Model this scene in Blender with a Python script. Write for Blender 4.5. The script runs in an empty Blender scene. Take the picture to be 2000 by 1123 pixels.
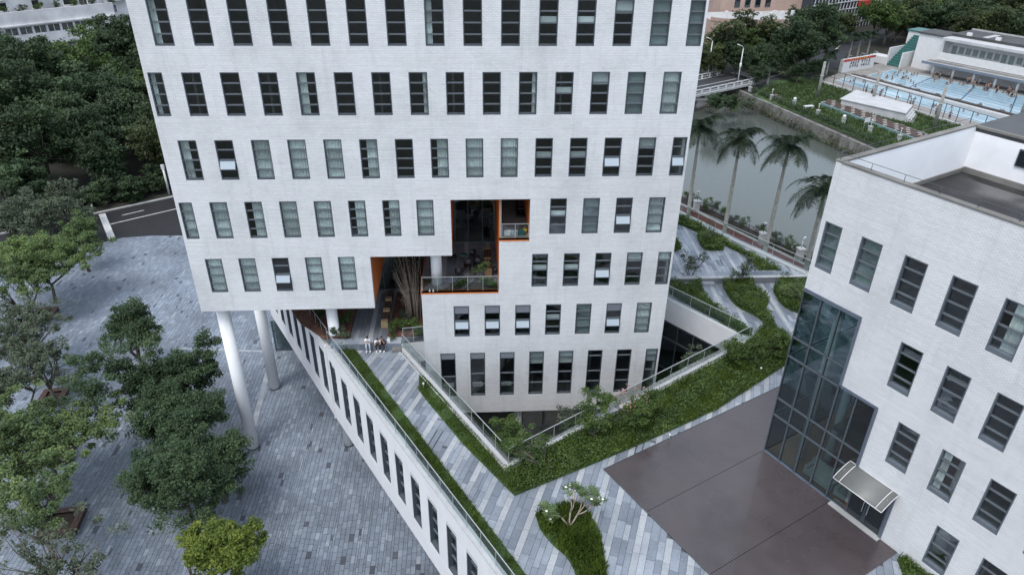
import bpy, bmesh, math, random
import numpy as np
from mathutils import Vector, Matrix
R = math.radians
SC = bpy.context.scene
COL = SC.collection

# ------------------------------------------------------------------ camera
CAM_Z = 37.05; F_PX = 1387.68; PITCH = R(29.978); ROLL = R(0.7828)
_fw = np.array([0, math.cos(PITCH), -math.sin(PITCH)])
_up0 = np.array([0, math.sin(PITCH), math.cos(PITCH)]); _rt0 = np.array([1.0, 0, 0])
RT = math.cos(ROLL) * _rt0 + math.sin(ROLL) * _up0
UP = -math.sin(ROLL) * _rt0 + math.cos(ROLL) * _up0
cd = bpy.data.cameras.new('camera'); cam = bpy.data.objects.new('camera', cd); COL.objects.link(cam)
cam.matrix_world = Matrix(((RT[0], UP[0], -_fw[0], 0), (RT[1], UP[1], -_fw[1], 0), (RT[2], UP[2], -_fw[2], CAM_Z), (0, 0, 0, 1)))
cd.sensor_width = 36; cd.lens = 36 * F_PX / 2000; cd.clip_end = 3000; cd.clip_start = 0.5
SC.camera = cam
SC.render.resolution_x = 1024; SC.render.resolution_y = 574

# ------------------------------------------------------------------ light
SUN_EL = R(62); SUN_AZ = R(215)
w = bpy.data.worlds.new('World'); SC.world = w; w.use_nodes = True
nt = w.node_tree; nt.nodes.clear()
sky = nt.nodes.new('ShaderNodeTexSky'); sky.sky_type = 'NISHITA'; sky.sun_disc = False
sky.sun_elevation = SUN_EL; sky.sun_rotation = SUN_AZ; sky.air_density = 1.0; sky.dust_density = 3.0; sky.ozone_density = 1.0
bgn = nt.nodes.new('ShaderNodeBackground'); bgn.inputs['Strength'].default_value = 0.15
# overcast: pull the clear sky towards a cloud grey of the same brightness
mixn = nt.nodes.new('ShaderNodeMix'); mixn.data_type = 'RGBA'; mixn.inputs[0].default_value = 0.7
mixn.inputs[7].default_value = (3.6, 4.05, 4.6, 1)
out = nt.nodes.new('ShaderNodeOutputWorld')
nt.links.new(sky.outputs[0], mixn.inputs[6]); nt.links.new(mixn.outputs[2], bgn.inputs[0]); nt.links.new(bgn.outputs[0], out.inputs[0])
sd = bpy.data.lights.new('sun', 'SUN'); sd.energy = 1.1; sd.angle = R(25); sd.color = (1.0, 0.98, 0.95)
sun = bpy.data.objects.new('sun', sd); COL.objects.link(sun)
# direction towards the sun (Blender sky: rotation 0 = +Y, clockwise)
sdir = Vector((math.sin(SUN_AZ) * math.cos(SUN_EL), math.cos(SUN_AZ) * math.cos(SUN_EL), math.sin(SUN_EL)))
sun.rotation_euler = sdir.to_track_quat('Z', 'Y').to_euler(); sun.location = (0, 0, 120)
vs = SC.view_settings; vs.view_transform = 'Standard'; vs.look = 'None'; vs.gamma = 1; vs.exposure = 1.04; vs.use_curve_mapping = False
SC.render.engine = 'CYCLES'

# ------------------------------------------------------------------ measuring
def ray(u, v):
    return _fw + RT * ((u - 1000) / F_PX) - UP * ((v - 561.5) / F_PX)
def at(u, v, z):
    d = ray(u, v); t = (z - CAM_Z) / d[2]
    return (d[0] * t, d[1] * t)
def pix(x, y, z):
    P = np.array([x, y, z - CAM_Z]); d = P @ _fw
    if d < 0.1: return (-9999, -9999)
    return (1000 + F_PX * (P @ RT) / d, 561.5 - F_PX * (P @ UP) / d)
def poly(pts, z): return [at(u, v, z) for u, v in pts]
class Frame:
    def __init__(s, ox, oy, ang):
        s.o = np.array([ox, oy]); s.a = ang; s.dx = np.array([math.cos(ang), math.sin(ang)]); s.dy = np.array([-math.sin(ang), math.cos(ang)])
    def w(s, x, y): p = s.o + s.dx * x + s.dy * y; return (p[0], p[1])
    def l(s, X, Y): p = np.array([X, Y]) - s.o; return (p @ s.dx, p @ s.dy)
    def hit(s, u, v, back=0):
        d = ray(u, v); t = (s.o @ s.dy + back) / (d[:2] @ s.dy); P = d * t
        return ((P[:2] - s.o) @ s.dx, P[2] + CAM_Z)
    def at(s, u, v, z): return s.l(*at(u, v, z))
TW = Frame(0, 40, R(3.6372))                 # tower facade
HL = Frame(14.222, 30.008, R(-57.838))       # hall facade
RB = Frame(-12.55, 39.6, R(-56.324))         # podium facade
ZD = 9.42; ZU = 9.95

# ------------------------------------------------------------------ objects
def link(o, parent=None):
    COL.objects.link(o)
    if parent is not None: o.parent = parent
    return o
def tag(o, label=None, cat=None, group=None, kind=None):
    if label: o['label'] = label
    if cat: o['category'] = cat
    if group: o['group'] = group
    if kind: o['kind'] = kind
    return o
def empty(name, loc, rz=0, label=None, cat=None, group=None):
    o = bpy.data.objects.new(name, None); o.location = loc; o.rotation_euler = (0, 0, rz); o.empty_display_size = .3
    link(o); return tag(o, label, cat, group)
def emptyf(name, fr, x=0, y=0, z=0, label=None, cat=None, group=None, kind=None):
    X, Y = fr.w(x, y); o = empty(name, (X, Y, z), fr.a, label, cat, group)
    if kind: o['kind'] = kind
    return o
class MB:
    def __init__(s): s.v = []; s.f = []; s.m = []; s.cm = 0; s.sm = []
    def mat(s, i): s.cm = i; return s
    def add(s, vs, fs, smooth=False):
        n = len(s.v); s.v.extend([tuple(map(float, q)) for q in vs])
        for f in fs: s.f.append(tuple(i + n for i in f)); s.m.append(s.cm); s.sm.append(smooth)
        return s
    def box(s, x0, x1, y0, y1, z0, z1):
        return s.add([(x0,y0,z0),(x1,y0,z0),(x1,y1,z0),(x0,y1,z0),(x0,y0,z1),(x1,y0,z1),(x1,y1,z1),(x0,y1,z1)],
                     [(0,3,2,1),(4,5,6,7),(0,1,5,4),(1,2,6,5),(2,3,7,6),(3,0,4,7)])
    def prism(s, pts, z0, z1, bottom=True):
        n = len(pts); a = sum(pts[i][0]*pts[(i+1)%n][1]-pts[(i+1)%n][0]*pts[i][1] for i in range(n))
        if a < 0: pts = pts[::-1]
        vs = [(x, y, z0) for x, y in pts] + [(x, y, z1) for x, y in pts]
        fs = [tuple(range(n, 2*n))] + [(i, (i+1)%n, (i+1)%n+n, i+n) for i in range(n)]
        if bottom: fs.append(tuple(range(n-1, -1, -1)))
        return s.add(vs, fs)
    def tube(s, pts, rad, n=8, cap=True, smooth=True):
        pts = [Vector(p) for p in pts]
        if not hasattr(rad, '__len__'): rad = [rad] * len(pts)
        rings = []
        t0 = None
        for i, p in enumerate(pts):
            t = (pts[min(i+1, len(pts)-1)] - pts[max(i-1, 0)]).normalized()
            a = Vector((0, 0, 1)) if abs(t.z) < .95 else Vector((1, 0, 0))
            u = t.cross(a).normalized(); v = t.cross(u)
            if t0 is not None:
                u = (t0 - t * t0.dot(t)); 
                u = u.normalized() if u.length > 1e-4 else t.cross(a).normalized(); v = t.cross(u)
            t0 = u
            rings.append([p + (u*math.cos(2*math.pi*k/n) + v*math.sin(2*math.pi*k/n)) * rad[i] for k in range(n)])
        vs = [q for r_ in rings for q in r_]; fs = []
        for i in range(len(pts)-1):
            for k in range(n):
                a0 = i*n+k; b0 = i*n+(k+1)%n; fs.append((a0, a0+n, b0+n, b0))
        if cap: fs.append(tuple(range(n))); fs.append(tuple(range((len(pts)-1)*n+n-1, (len(pts)-1)*n-1, -1)))
        return s.add(vs, fs, smooth)
    def cyl(s, x, y, z0, z1, r, n=24, r1=None):
        return s.tube([(x, y, z0), (x, y, z1)], [r, r1 if r1 is not None else r], n)
    def ball(s, c, r, n=10, sz=1):
        vs = []; fs = []
        for i in range(n//2+1):
            th = math.pi*i/(n//2)
            for k in range(n):
                ph = 2*math.pi*k/n; vs.append((c[0]+r*math.sin(th)*math.cos(ph), c[1]+r*math.sin(th)*math.sin(ph), c[2]+r*sz*math.cos(th)))
        for i in range(n//2):
            for k in range(n): fs.append((i*n+k, (i+1)*n+k, (i+1)*n+(k+1)%n, i*n+(k+1)%n))
        return s.add(vs, fs, True)
    def beam(s, p, q, w_, h_):
        p = Vector(p); q = Vector(q); t = (q-p).normalized(); a = Vector((0,0,1)) if abs(t.z) < .95 else Vector((1,0,0))
        u = t.cross(a).normalized()*w_/2; v = u.cross(t).normalized()*h_/2
        return s.add([p-u-v, p+u-v, p+u+v, p-u+v, q-u-v, q+u-v, q+u+v, q-u+v], [(0,3,2,1),(4,5,6,7),(0,1,5,4),(1,2,6,5),(2,3,7,6),(3,0,4,7)])
    def mesh(s, name, mats):
        me = bpy.data.meshes.new(name); me.from_pydata(s.v, [], s.f)
        if not isinstance(mats, (list, tuple)): mats = [mats]
        for m in mats: me.materials.append(m)
        if len(mats) > 1: me.polygons.foreach_set('material_index', s.m)
        if any(s.sm): me.polygons.foreach_set('use_smooth', s.sm)
        me.update(); return me
    def obj(s, name, mats, parent=None, loc=None, label=None, cat=None, group=None, kind=None):
        o = bpy.data.objects.new(name, s.mesh(name, mats)); link(o, parent)
        if loc: o.location = loc
        return tag(o, label, cat, group, kind)
def inst(name, me, parent, loc=(0,0,0), rz=0, sc=None):
    o = bpy.data.objects.new(name, me); link(o, parent); o.location = loc
    if rz: o.rotation_euler = (0, 0, rz)
    if sc: o.scale = sc
    return o
def copy_tree(o, parent=None):
    c = o.copy(); link(c)
    if parent is not None: c.parent = parent
    for ch in list(o.children): copy_tree(ch, c)
    return c
def npmesh(name, verts, quads, mat, smooth=False):
    me = bpy.data.meshes.new(name); nv = len(verts); nf = len(quads); k = quads.shape[1]
    me.vertices.add(nv); me.vertices.foreach_set('co', verts.astype(np.float32).ravel())
    me.loops.add(nf*k); me.loops.foreach_set('vertex_index', quads.astype(np.int32).ravel())
    me.polygons.add(nf); me.polygons.foreach_set('loop_start', np.arange(0, nf*k, k, dtype=np.int32))
    me.polygons.foreach_set('loop_total', np.full(nf, k, dtype=np.int32))
    me.update(calc_edges=True); me.materials.append(mat)
    if smooth: me.polygons.foreach_set('use_smooth', [True]*nf)
    return me

# ------------------------------------------------------------------ materials
def newmat(name):
    m = bpy.data.materials.new(name); m.use_nodes = True; n = m.node_tree.nodes; l = m.node_tree.links
    return m, n, l, n['Principled BSDF']
def ramp(n, stops, interp='LINEAR'):
    r_ = n.new('ShaderNodeValToRGB'); cr = r_.color_ramp; cr.interpolation = interp
    while len(cr.elements) < len(stops): cr.elements.new(.5)
    for e, (p, c) in zip(cr.elements, stops): e.position = p; e.color = (*c, 1)
    return r_
def sc3(c, k): return tuple(min(1, x*k) for x in c)
def noise(n, l, scale, detail=4, vec=None, rough=.55):
    t = n.new('ShaderNodeTexNoise'); t.inputs['Scale'].default_value = scale; t.inputs['Detail'].default_value = detail
    t.inputs['Roughness'].default_value = rough
    if vec is not None: l.new(vec, t.inputs['Vector'])
    return t
def objco(n): return n.new('ShaderNodeTexCoord').outputs['Object']
def M(name, col, rough=.6, var=.12, scale=3, bump=0, bscale=40, metal=0, spec=.5, fine=None):
    m, n, l, b = newmat(name); co = objco(n)
    t = noise(n, l, scale, 6, co)
    r_ = ramp(n, [(.3, sc3(col, 1-var)), (.7, sc3(col, 1+var))]); l.new(t.outputs[0], r_.inputs[0]); l.new(r_.outputs[0], b.inputs['Base Color'])
    b.inputs['Roughness'].default_value = rough; b.inputs['Metallic'].default_value = metal; b.inputs['Specular IOR Level'].default_value = spec
    if bump:
        t2 = noise(n, l, bscale, 3, co); bp = n.new('ShaderNodeBump'); bp.inputs['Strength'].default_value = bump; bp.inputs['Distance'].default_value = .02
        l.new(t2.outputs[0], bp.inputs['Height']); l.new(bp.outputs[0], b.inputs['Normal'])
    return m
def island(n, l):
    g = n.new('ShaderNodeNewGeometry'); oi = n.new('ShaderNodeObjectInfo'); a = n.new('ShaderNodeMath'); a.operation = 'ADD'
    l.new(g.outputs['Random Per Island'], a.inputs[0]); l.new(oi.outputs['Random'], a.inputs[1])
    f = n.new('ShaderNodeMath'); f.operation = 'FRACT'; l.new(a.outputs[0], f.inputs[0]); return f.outputs[0]
def mixc(n, l, fac, a, b_, mode='MIX'):
    x = n.new('ShaderNodeMix'); x.data_type = 'RGBA'; x.blend_type = mode
    for s_, i in ((fac, 0), (a, 6), (b_, 7)):
        if hasattr(s_, 'type') and not isinstance(s_, (tuple, float, int)): l.new(s_, x.inputs[i])
        else: x.inputs[i].default_value = s_ if i == 0 else (*s_, 1)
    return x.outputs[2]
def stone(name, stops, rough=.55, stain=.35, spec=.4, interp='LINEAR', sscale=.16):
    """paving stone: colour picked per stone, broad damp stains over it"""
    m, n, l, b = newmat(name); r_ = ramp(n, stops, interp); l.new(island(n, l), r_.inputs[0])
    g = n.new('ShaderNodeNewGeometry').outputs['Position']
    t = noise(n, l, sscale, 5, g, .6); d = ramp(n, [(.38, (1-stain,)*3), (.62, (1.0,)*3)]); l.new(t.outputs[0], d.inputs[0])
    t3 = noise(n, l, 9, 4, g, .7); d3 = ramp(n, [(.3, (.84,)*3), (.7, (1.1,)*3)]); l.new(t3.outputs[0], d3.inputs[0])
    c = mixc(n, l, 1.0, r_.outputs[0], d.outputs[0], 'MULTIPLY'); c = mixc(n, l, 1.0, c, d3.outputs[0], 'MULTIPLY')
    l.new(c, b.inputs['Base Color']); b.inputs['Roughness'].default_value = rough; b.inputs['Specular IOR Level'].default_value = spec
    return m
def tile_mat(name, col, bw, bh, grout, dirt=.15, joint=.16):
    """small glazed wall tiles on the local X-Z plane, with faint smudges"""
    m, n, l, b = newmat(name); co = objco(n); sx = n.new('ShaderNodeSeparateXYZ'); l.new(co, sx.inputs[0])
    ad = n.new('ShaderNodeMath'); l.new(sx.outputs[0], ad.inputs[0]); l.new(sx.outputs[1], ad.inputs[1])
    cx = n.new('ShaderNodeCombineXYZ'); l.new(ad.outputs[0], cx.inputs[0]); l.new(sx.outputs[2], cx.inputs[1])
    br = n.new('ShaderNodeTexBrick'); l.new(cx.outputs[0], br.inputs['Vector'])
    br.inputs['Color1'].default_value = (*col, 1); br.inputs['Color2'].default_value = (*sc3(col, .9), 1); br.inputs['Mortar'].default_value = (*grout, 1)
    br.inputs['Scale'].default_value = 1; br.inputs['Brick Width'].default_value = bw; br.inputs['Row Height'].default_value = bh
    br.inputs['Mortar Size'].default_value = bh*joint; br.inputs['Mortar Smooth'].default_value = .2; br.inputs['Bias'].default_value = 0
    # rows drift a little in tone, as hand-laid strips do
    rn = noise(n, l, 1, 2); mp = n.new('ShaderNodeMapping'); mp.inputs['Scale'].default_value = (.25, 9, 1); l.new(cx.outputs[0], mp.inputs[0]); l.new(mp.outputs[0], rn.inputs['Vector'])
    rr = ramp(n, [(.35, (.955,)*3), (.65, (1.03,)*3)]); l.new(rn.outputs[0], rr.inputs[0])
    c = mixc(n, l, 1.0, br.outputs[0], rr.outputs[0], 'MULTIPLY')
    t = noise(n, l, .22, 8, co, .7); d = ramp(n, [(.36, (1-dirt,)*3), (.55, (1,)*3)]); l.new(t.outputs[0], d.inputs[0])
    c = mixc(n, l, 1.0, c, d.outputs[0], 'MULTIPLY')
    mp3 = n.new('ShaderNodeMapping'); mp3.inputs['Scale'].default_value = (2.2, 2.2, .16); l.new(co, mp3.inputs[0])
    t4 = noise(n, l, 1.0, 5, mp3.outputs[0], .6); d4 = ramp(n, [(.28, (.90,)*3), (.46, (1,)*3)]); l.new(t4.outputs[0], d4.inputs[0]); c = mixc(n, l, 1.0, c, d4.outputs[0], 'MULTIPLY')
    # sparse dark scuffs, stretched along the courses
    mp2 = n.new('ShaderNodeMapping'); mp2.inputs['Scale'].default_value = (.9, .9, 3.2); l.new(co, mp2.inputs[0])
    t2 = noise(n, l, 1.1, 8, mp2.outputs[0], .75); d2 = ramp(n, [(.31, (.80,)*3), (.37, (1,)*3)]); l.new(t2.outputs[0], d2.inputs[0])
    c = mixc(n, l, 1.0, c, d2.outputs[0], 'MULTIPLY')
    l.new(c, b.inputs['Base Color']); b.inputs['Roughness'].default_value = .45
    bp = n.new('ShaderNodeBump'); bp.inputs['Strength'].default_value = .35; bp.inputs['Distance'].default_value = .01; bp.invert = True
    l.new(br.outputs['Fac'], bp.inputs['Height']); l.new(bp.outputs[0], b.inputs['Normal'])
    return m
def glass(name, tint=(.55, .62, .62), rough=.02, extra=.0, ior=1.5):
    m, n, l, b = newmat(name); n.remove(b); o = n['Material Output']
    tr = n.new('ShaderNodeBsdfTransparent')
    oi = n.new('ShaderNodeObjectInfo'); tv = ramp(n, [(0, sc3(tint, .84)), (1, tint)]); l.new(oi.outputs['Random'], tv.inputs[0]); l.new(tv.outputs[0], tr.inputs[0])
    gl = n.new('ShaderNodeBsdfGlossy'); gl.inputs['Roughness'].default_value = rough; gl.inputs[0].default_value = (.9, .95, 1, 1)
    fr = n.new('ShaderNodeFresnel'); fr.inputs[0].default_value = ior
    ad = n.new('ShaderNodeMath'); ad.inputs[1].default_value = extra; l.new(fr.outputs[0], ad.inputs[0])
    gb = n.new('ShaderNodeNewGeometry'); iv = n.new('ShaderNodeMath'); iv.operation = 'SUBTRACT'; iv.inputs[0].default_value = 1; l.new(gb.outputs['Backfacing'], iv.inputs[1])
    mu = n.new('ShaderNodeMath'); mu.operation = 'MULTIPLY'; l.new(ad.outputs[0], mu.inputs[0]); l.new(iv.outputs[0], mu.inputs[1]); ad = mu
    mx = n.new('ShaderNodeMixShader'); l.new(ad.outputs[0], mx.inputs[0]); l.new(tr.outputs[0], mx.inputs[1]); l.new(gl.outputs[0], mx.inputs[2]); l.new(mx.outputs[0], o.inputs[0])
    return m
def leafmat(name, stops, rough=.6, trans=.25, clump=.5):
    m, n, l, b = newmat(name); g = n.new('ShaderNodeNewGeometry')
    t = noise(n, l, clump, 3, g.outputs['Position']); a = n.new('ShaderNodeMath'); a.operation = 'MULTIPLY_ADD'; a.inputs[1].default_value = .45
    l.new(island(n, l), a.inputs[0]); s_ = n.new('ShaderNodeMath'); s_.operation = 'MULTIPLY_ADD'; s_.inputs[1].default_value = 1.5; s_.inputs[2].default_value = -.5
    l.new(t.outputs[0], s_.inputs[0]); l.new(s_.outputs[0], a.inputs[2])
    r_ = ramp(n, stops); l.new(a.outputs[0], r_.inputs[0]); l.new(r_.outputs[0], b.inputs['Base Color'])
    b.inputs['Roughness'].default_value = rough; b.inputs['Specular IOR Level'].default_value = .25
    o = n['Material Output']; tl = n.new('ShaderNodeBsdfTranslucent'); l.new(r_.outputs[0], tl.inputs[0])
    mx = n.new('ShaderNodeMixShader'); mx.inputs[0].default_value = trans; l.new(b.outputs[0], mx.inputs[1]); l.new(tl.outputs[0], mx.inputs[2]); l.new(mx.outputs[0], o.inputs[0])
    return m

m_tile = tile_mat('white_tile', (.74, .75, .76), .24, .088, (.58, .60, .62))
m_tile2 = tile_mat('white_tile_hall', (.70, .71, .72), .20, .075, (.50, .52, .54), .12)
m_plaster = M('white_plaster', (.66, .665, .68), .7, .05, .8)
m_curb = M('white_curb', (.36, .37, .38), .7, .1, 2)
m_stage = M('old_white', (.40, .405, .41), .8, .12, .6)
m_white = M('white_paint', (.58, .585, .59), .5, .05, 1.5)
m_col = M('column_paint', (.78, .79, .80), .4, .04, .5)
m_orange = M('orange_paint', (.70, .20, .05), .5, .08, .8)
m_frame = M('dark_frame', (.065, .080, .095), .45, .1, 6)
m_framel = M('grey_frame', (.11, .13, .155), .4, .1, 6)
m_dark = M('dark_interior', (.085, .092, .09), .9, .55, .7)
m_bar = M('window_bar_lit', (.105, .122, .14), .45, .1, 6)  # frame grey made lighter to paint in the light on the bar tops
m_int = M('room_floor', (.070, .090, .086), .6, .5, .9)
m_soffit = M('soffit', (.5, .5, .5), .8, .06, 1)
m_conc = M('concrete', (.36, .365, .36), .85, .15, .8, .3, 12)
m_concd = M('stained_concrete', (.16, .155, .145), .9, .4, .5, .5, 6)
m_glass = glass('window_glass', (.95, .985, .985), .02, .13)
m_glassd = glass('curtain_glass', (.62, .70, .71), .02, .06)
m_glassr = glass('railing_glass', (.90, .95, .94), .02, .08)
m_sash = M('sash_sky_tone', (.36, .42, .47), .35, .06, .9)  # open pane: sky reflection of the tilted glass painted as a pale blue
m_curtain = M('curtain_fabric', (.70, .74, .72), .8, .12, 3)
m_blind = M('blind_fabric', (.62, .66, .65), .8, .06, 2)
m_gblind = M('grey_blind', (.22, .27, .27), .7, .12, 3)
m_steel = M('steel', (.40, .42, .44), .4, .08, 6, metal=.3)
m_steeld = M('dark_steel', (.06, .065, .07), .4, .1, 6)
m_wood = M('bench_wood', (.075, .045, .035), .6, .3, 4)
m_woodl = M('block_wood', (.42, .30, .16), .6, .2, 6)
m_brown = M('rust_planks', (.045, .032, .03), .75, .4, 3)
m_black = M('black_plastic', (.02, .02, .022), .4, .1, 8)
m_teal = M('teal_plastic', (.05, .16, .17), .4, .1, 8)
m_yellow = M('yellow_plastic', (.6, .42, .04), .5, .1, 8)
m_red = M('red_paint', (.42, .04, .03), .5, .15, 3)
m_green = M('green_roof', (.035, .12, .11), .5, .15, 2)
m_asphalt = M('asphalt', (.009, .009, .011), .75, .25, .6, .3, 30)
m_asph2 = M('asphalt_far', (.022, .024, .028), .8, .25, .3, .2, 30)
m_mark = M('road_paint', (.5, .5, .49), .7, .2, 2)
m_soil = M('soil', (.035, .025, .018), .95, .4, 2, .6, 10)
m_mulch = M('red_mulch', (.10, .045, .03), .95, .5, 3, .6, 14)
m_bank = M('bank_earth', (.018, .018, .012), .95, .4, .4, .6, 4)
m_lawn = M('lawn_base', (.035, .07, .02), .95, .35, .5, .5, 20)
m_pebble = M('white_pebbles', (.16, .16, .155), .7, .3, 16, .8, 30)
m_path = M('red_path', (.095, .028, .025), .85, .2, 1.5)
m_trunk = M('bark', (.10, .09, .075), .9, .35, 3, .6, 14)
m_palmtrunk = M('palm_bark', (.24, .24, .22), .85, .25, 2, .5, 10)
m_paver = stone('plaza_stone', [(0, (.175,.205,.25)), (.5, (.205,.24,.295)), (.9, (.245,.285,.34)), (.976, (.31,.35,.40)), (.98, (.10,.11,.135)), (1, (.075,.085,.105))], .5, .34)
m_paverb = M('paving_bed', (.085, .09, .10), .95, .3, 1)
m_strip = stone('deck_stone', [(0, (.16,.185,.225)), (.5, (.22,.25,.295)), (.85, (.27,.305,.355)), (1, (.33,.36,.40))], .42, .22, sscale=.5)
m_stripl = stone('deck_stone_pale', [(0, (.28,.305,.335)), (1, (.38,.405,.43))], .45, .18, sscale=.5)
m_stripd = stone('terrace_stone', [(0, (.15,.165,.19)), (1, (.25,.265,.30))], .4, .3)
m_stripw = stone('terrace_stone_pale', [(0, (.34,.345,.36)), (1, (.42,.43,.44))], .4, .3)
m_skin = M('skin', (.5, .32, .24), .6, .05, 4)
m_clothw = M('white_cloth', (.72, .72, .73), .8, .05, 8)
m_clothb = M('black_cloth', (.015, .015, .018), .8, .1, 8)
m_clothg = M('grey_cloth', (.42, .46, .52), .8, .1, 8)
m_hair = M('black_hair', (.012, .010, .009), .5, .1, 8)
G = {}
m_leaf_fic = leafmat('leaf_ficus', [(.0, (.026,.048,.024)), (.5, (.050,.085,.040)), (1, (.105,.155,.068))])
m_leaf_yel = leafmat('leaf_yellow', [(.0, (.045,.075,.015)), (.5, (.11,.15,.026)), (1, (.23,.27,.05))])
m_leaf_airy = leafmat('leaf_airy', [(.0, (.045,.075,.035)), (.5, (.095,.145,.055)), (1, (.20,.26,.09))])
m_leaf_for = leafmat('leaf_forest', [(.0, (.020,.036,.018)), (.5, (.038,.064,.029)), (1, (.068,.105,.042))], clump=.16)
m_leaf_for2 = leafmat('leaf_forest_olive', [(.0, (.030,.042,.018)), (.5, (.058,.078,.030)), (1, (.11,.135,.05))], clump=.16)
m_leaf_lit = leafmat('leaf_light', [(.0, (.05,.08,.03)), (.5, (.10,.155,.055)), (1, (.19,.26,.085))], clump=.2)
m_leaf_sh = leafmat('leaf_shrub', [(.0, (.032,.058,.018)), (.5, (.062,.105,.028)), (1, (.12,.175,.045))], clump=1.2)
m_leaf_gry = leafmat('leaf_greyish', [(.0, (.05,.065,.045)), (.5, (.085,.11,.07)), (1, (.15,.18,.11))], clump=1.2)
m_grass = leafmat('grass_blades', [(.0, (.036,.058,.010)), (.5, (.072,.115,.018)), (1, (.14,.19,.035))], trans=.15, clump=1.0)
m_hedge = leafmat('ground_cover', [(.0, (.040,.068,.016)), (.5, (.082,.128,.030)), (1, (.16,.22,.055))], trans=.15, clump=1.2)
m_grass_far = leafmat('far_grass', [(.0, (.026,.042,.014)), (.5, (.045,.072,.022)), (1, (.08,.11,.038))], trans=.1, clump=.25)
m_palm = leafmat('palm_leaf', [(.0, (.008,.017,.009)), (.5, (.016,.030,.014)), (1, (.036,.056,.026))], trans=.1)
m_flow = M('pink_blossom', (.30, .15, .13), .6, .25, 6)
m_floww = M('white_blossom', (.8, .78, .68), .6, .1, 6)
m_twig = M('twig', (.30, .25, .20), .9, .3, 3)
m_canopy = M('canopy_sheet', (.13, .135, .13), .45, .12, 1)

def ordw(n):
    o = ['', 'first', 'second', 'third', 'fourth', 'fifth', 'sixth', 'seventh', 'eighth', 'ninth', 'tenth', 'eleventh', 'twelfth', 'thirteenth', 'fourteenth', 'fifteenth', 'sixteenth', 'seventeenth', 'eighteenth', 'nineteenth']
    if n < 20: return o[n]
    t = ['twent', 'thirt', 'fort', 'fift'][n//10-2]; return t+'ieth' if n % 10 == 0 else t+'y-'+o[n % 10]
# ------------------------------------------------------------------ helpers for walls, paving, windows
def wallmesh(mb, x0, x1, z0, z1, holes, t=.3, y=0):
    xs = sorted({x0, x1, *[min(max(h[i], x0), x1) for h in holes for i in (0, 1)]}); zs = sorted({z0, z1, *[min(max(h[i], z0), z1) for h in holes for i in (2, 3)]})
    nx, nz = len(xs)-1, len(zs)-1
    S = [[True]*nz for _ in range(nx)]
    for a, b, c, d in holes:
        for i in range(nx):
            if a-1e-6 <= xs[i] and xs[i+1] <= b+1e-6:
                for j in range(nz):
                    if c-1e-6 <= zs[j] and zs[j+1] <= d+1e-6: S[i][j] = False
    for j in range(nz):
        i = 0
        while i < nx:
            if S[i][j]:
                k = i
                while k < nx and S[k][j]: k += 1
                a, b, c, d = xs[i], xs[k], zs[j], zs[j+1]
                mb.add([(a, y, c), (b, y, c), (b, y, d), (a, y, d)], [(0, 1, 2, 3)]); mb.add([(a, y+t, c), (b, y+t, c), (b, y+t, d), (a, y+t, d)], [(3, 2, 1, 0)])
                i = k
            else: i += 1
    g = lambda i, j: 0 <= i < nx and 0 <= j < nz and S[i][j]
    for i in range(nx+1):
        for j in range(nz):
            if g(i-1, j) != g(i, j): mb.add([(xs[i], y, zs[j]), (xs[i], y+t, zs[j]), (xs[i], y+t, zs[j+1]), (xs[i], y, zs[j+1])], [(0, 1, 2, 3) if g(i-1, j) else (3, 2, 1, 0)])
    for j in range(nz+1):
        for i in range(nx):
            if g(i, j-1) != g(i, j): mb.add([(xs[i], y, zs[j]), (xs[i+1], y, zs[j]), (xs[i+1], y+t, zs[j]), (xs[i], y+t, zs[j])], [(0, 1, 2, 3) if g(i, j-1) else (3, 2, 1, 0)])
    return mb
def inside(P, x, y):
    c = False; n = len(P)
    for i in range(n):
        x1, y1 = P[i]; x2, y2 = P[(i+1) % n]
        if (y1 > y) != (y2 > y) and x < (x2-x1)*(y-y1)/(y2-y1)+x1: c = not c
    return c
def clip(sub, a, b, c, d):
    """clip polygon (local coords) to rect"""
    for ax, lim, sg in ((0, a, 1), (0, b, -1), (1, c, 1), (1, d, -1)):
        o = []; n = len(sub)
        for i in range(n):
            p, q = sub[i], sub[(i+1) % n]; pi, qi = sg*(p[ax]-lim) >= 0, sg*(q[ax]-lim) >= 0
            if pi: o.append(p)
            if pi != qi:
                t = (lim-p[ax])/(q[ax]-p[ax]); o.append((p[0]+t*(q[0]-p[0]), p[1]+t*(q[1]-p[1])))
        sub = o
        if len(sub) < 3: return []
    return sub
def area(p): return abs(sum(p[i][0]*p[(i+1)%len(p)][1]-p[(i+1)%len(p)][0]*p[i][1] for i in range(len(p))))/2
def inframe(x, y, z, m=40):
    u, v = pix(x, y, z); return -m < u < 2000+m and -m < v < 1123+m
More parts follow.
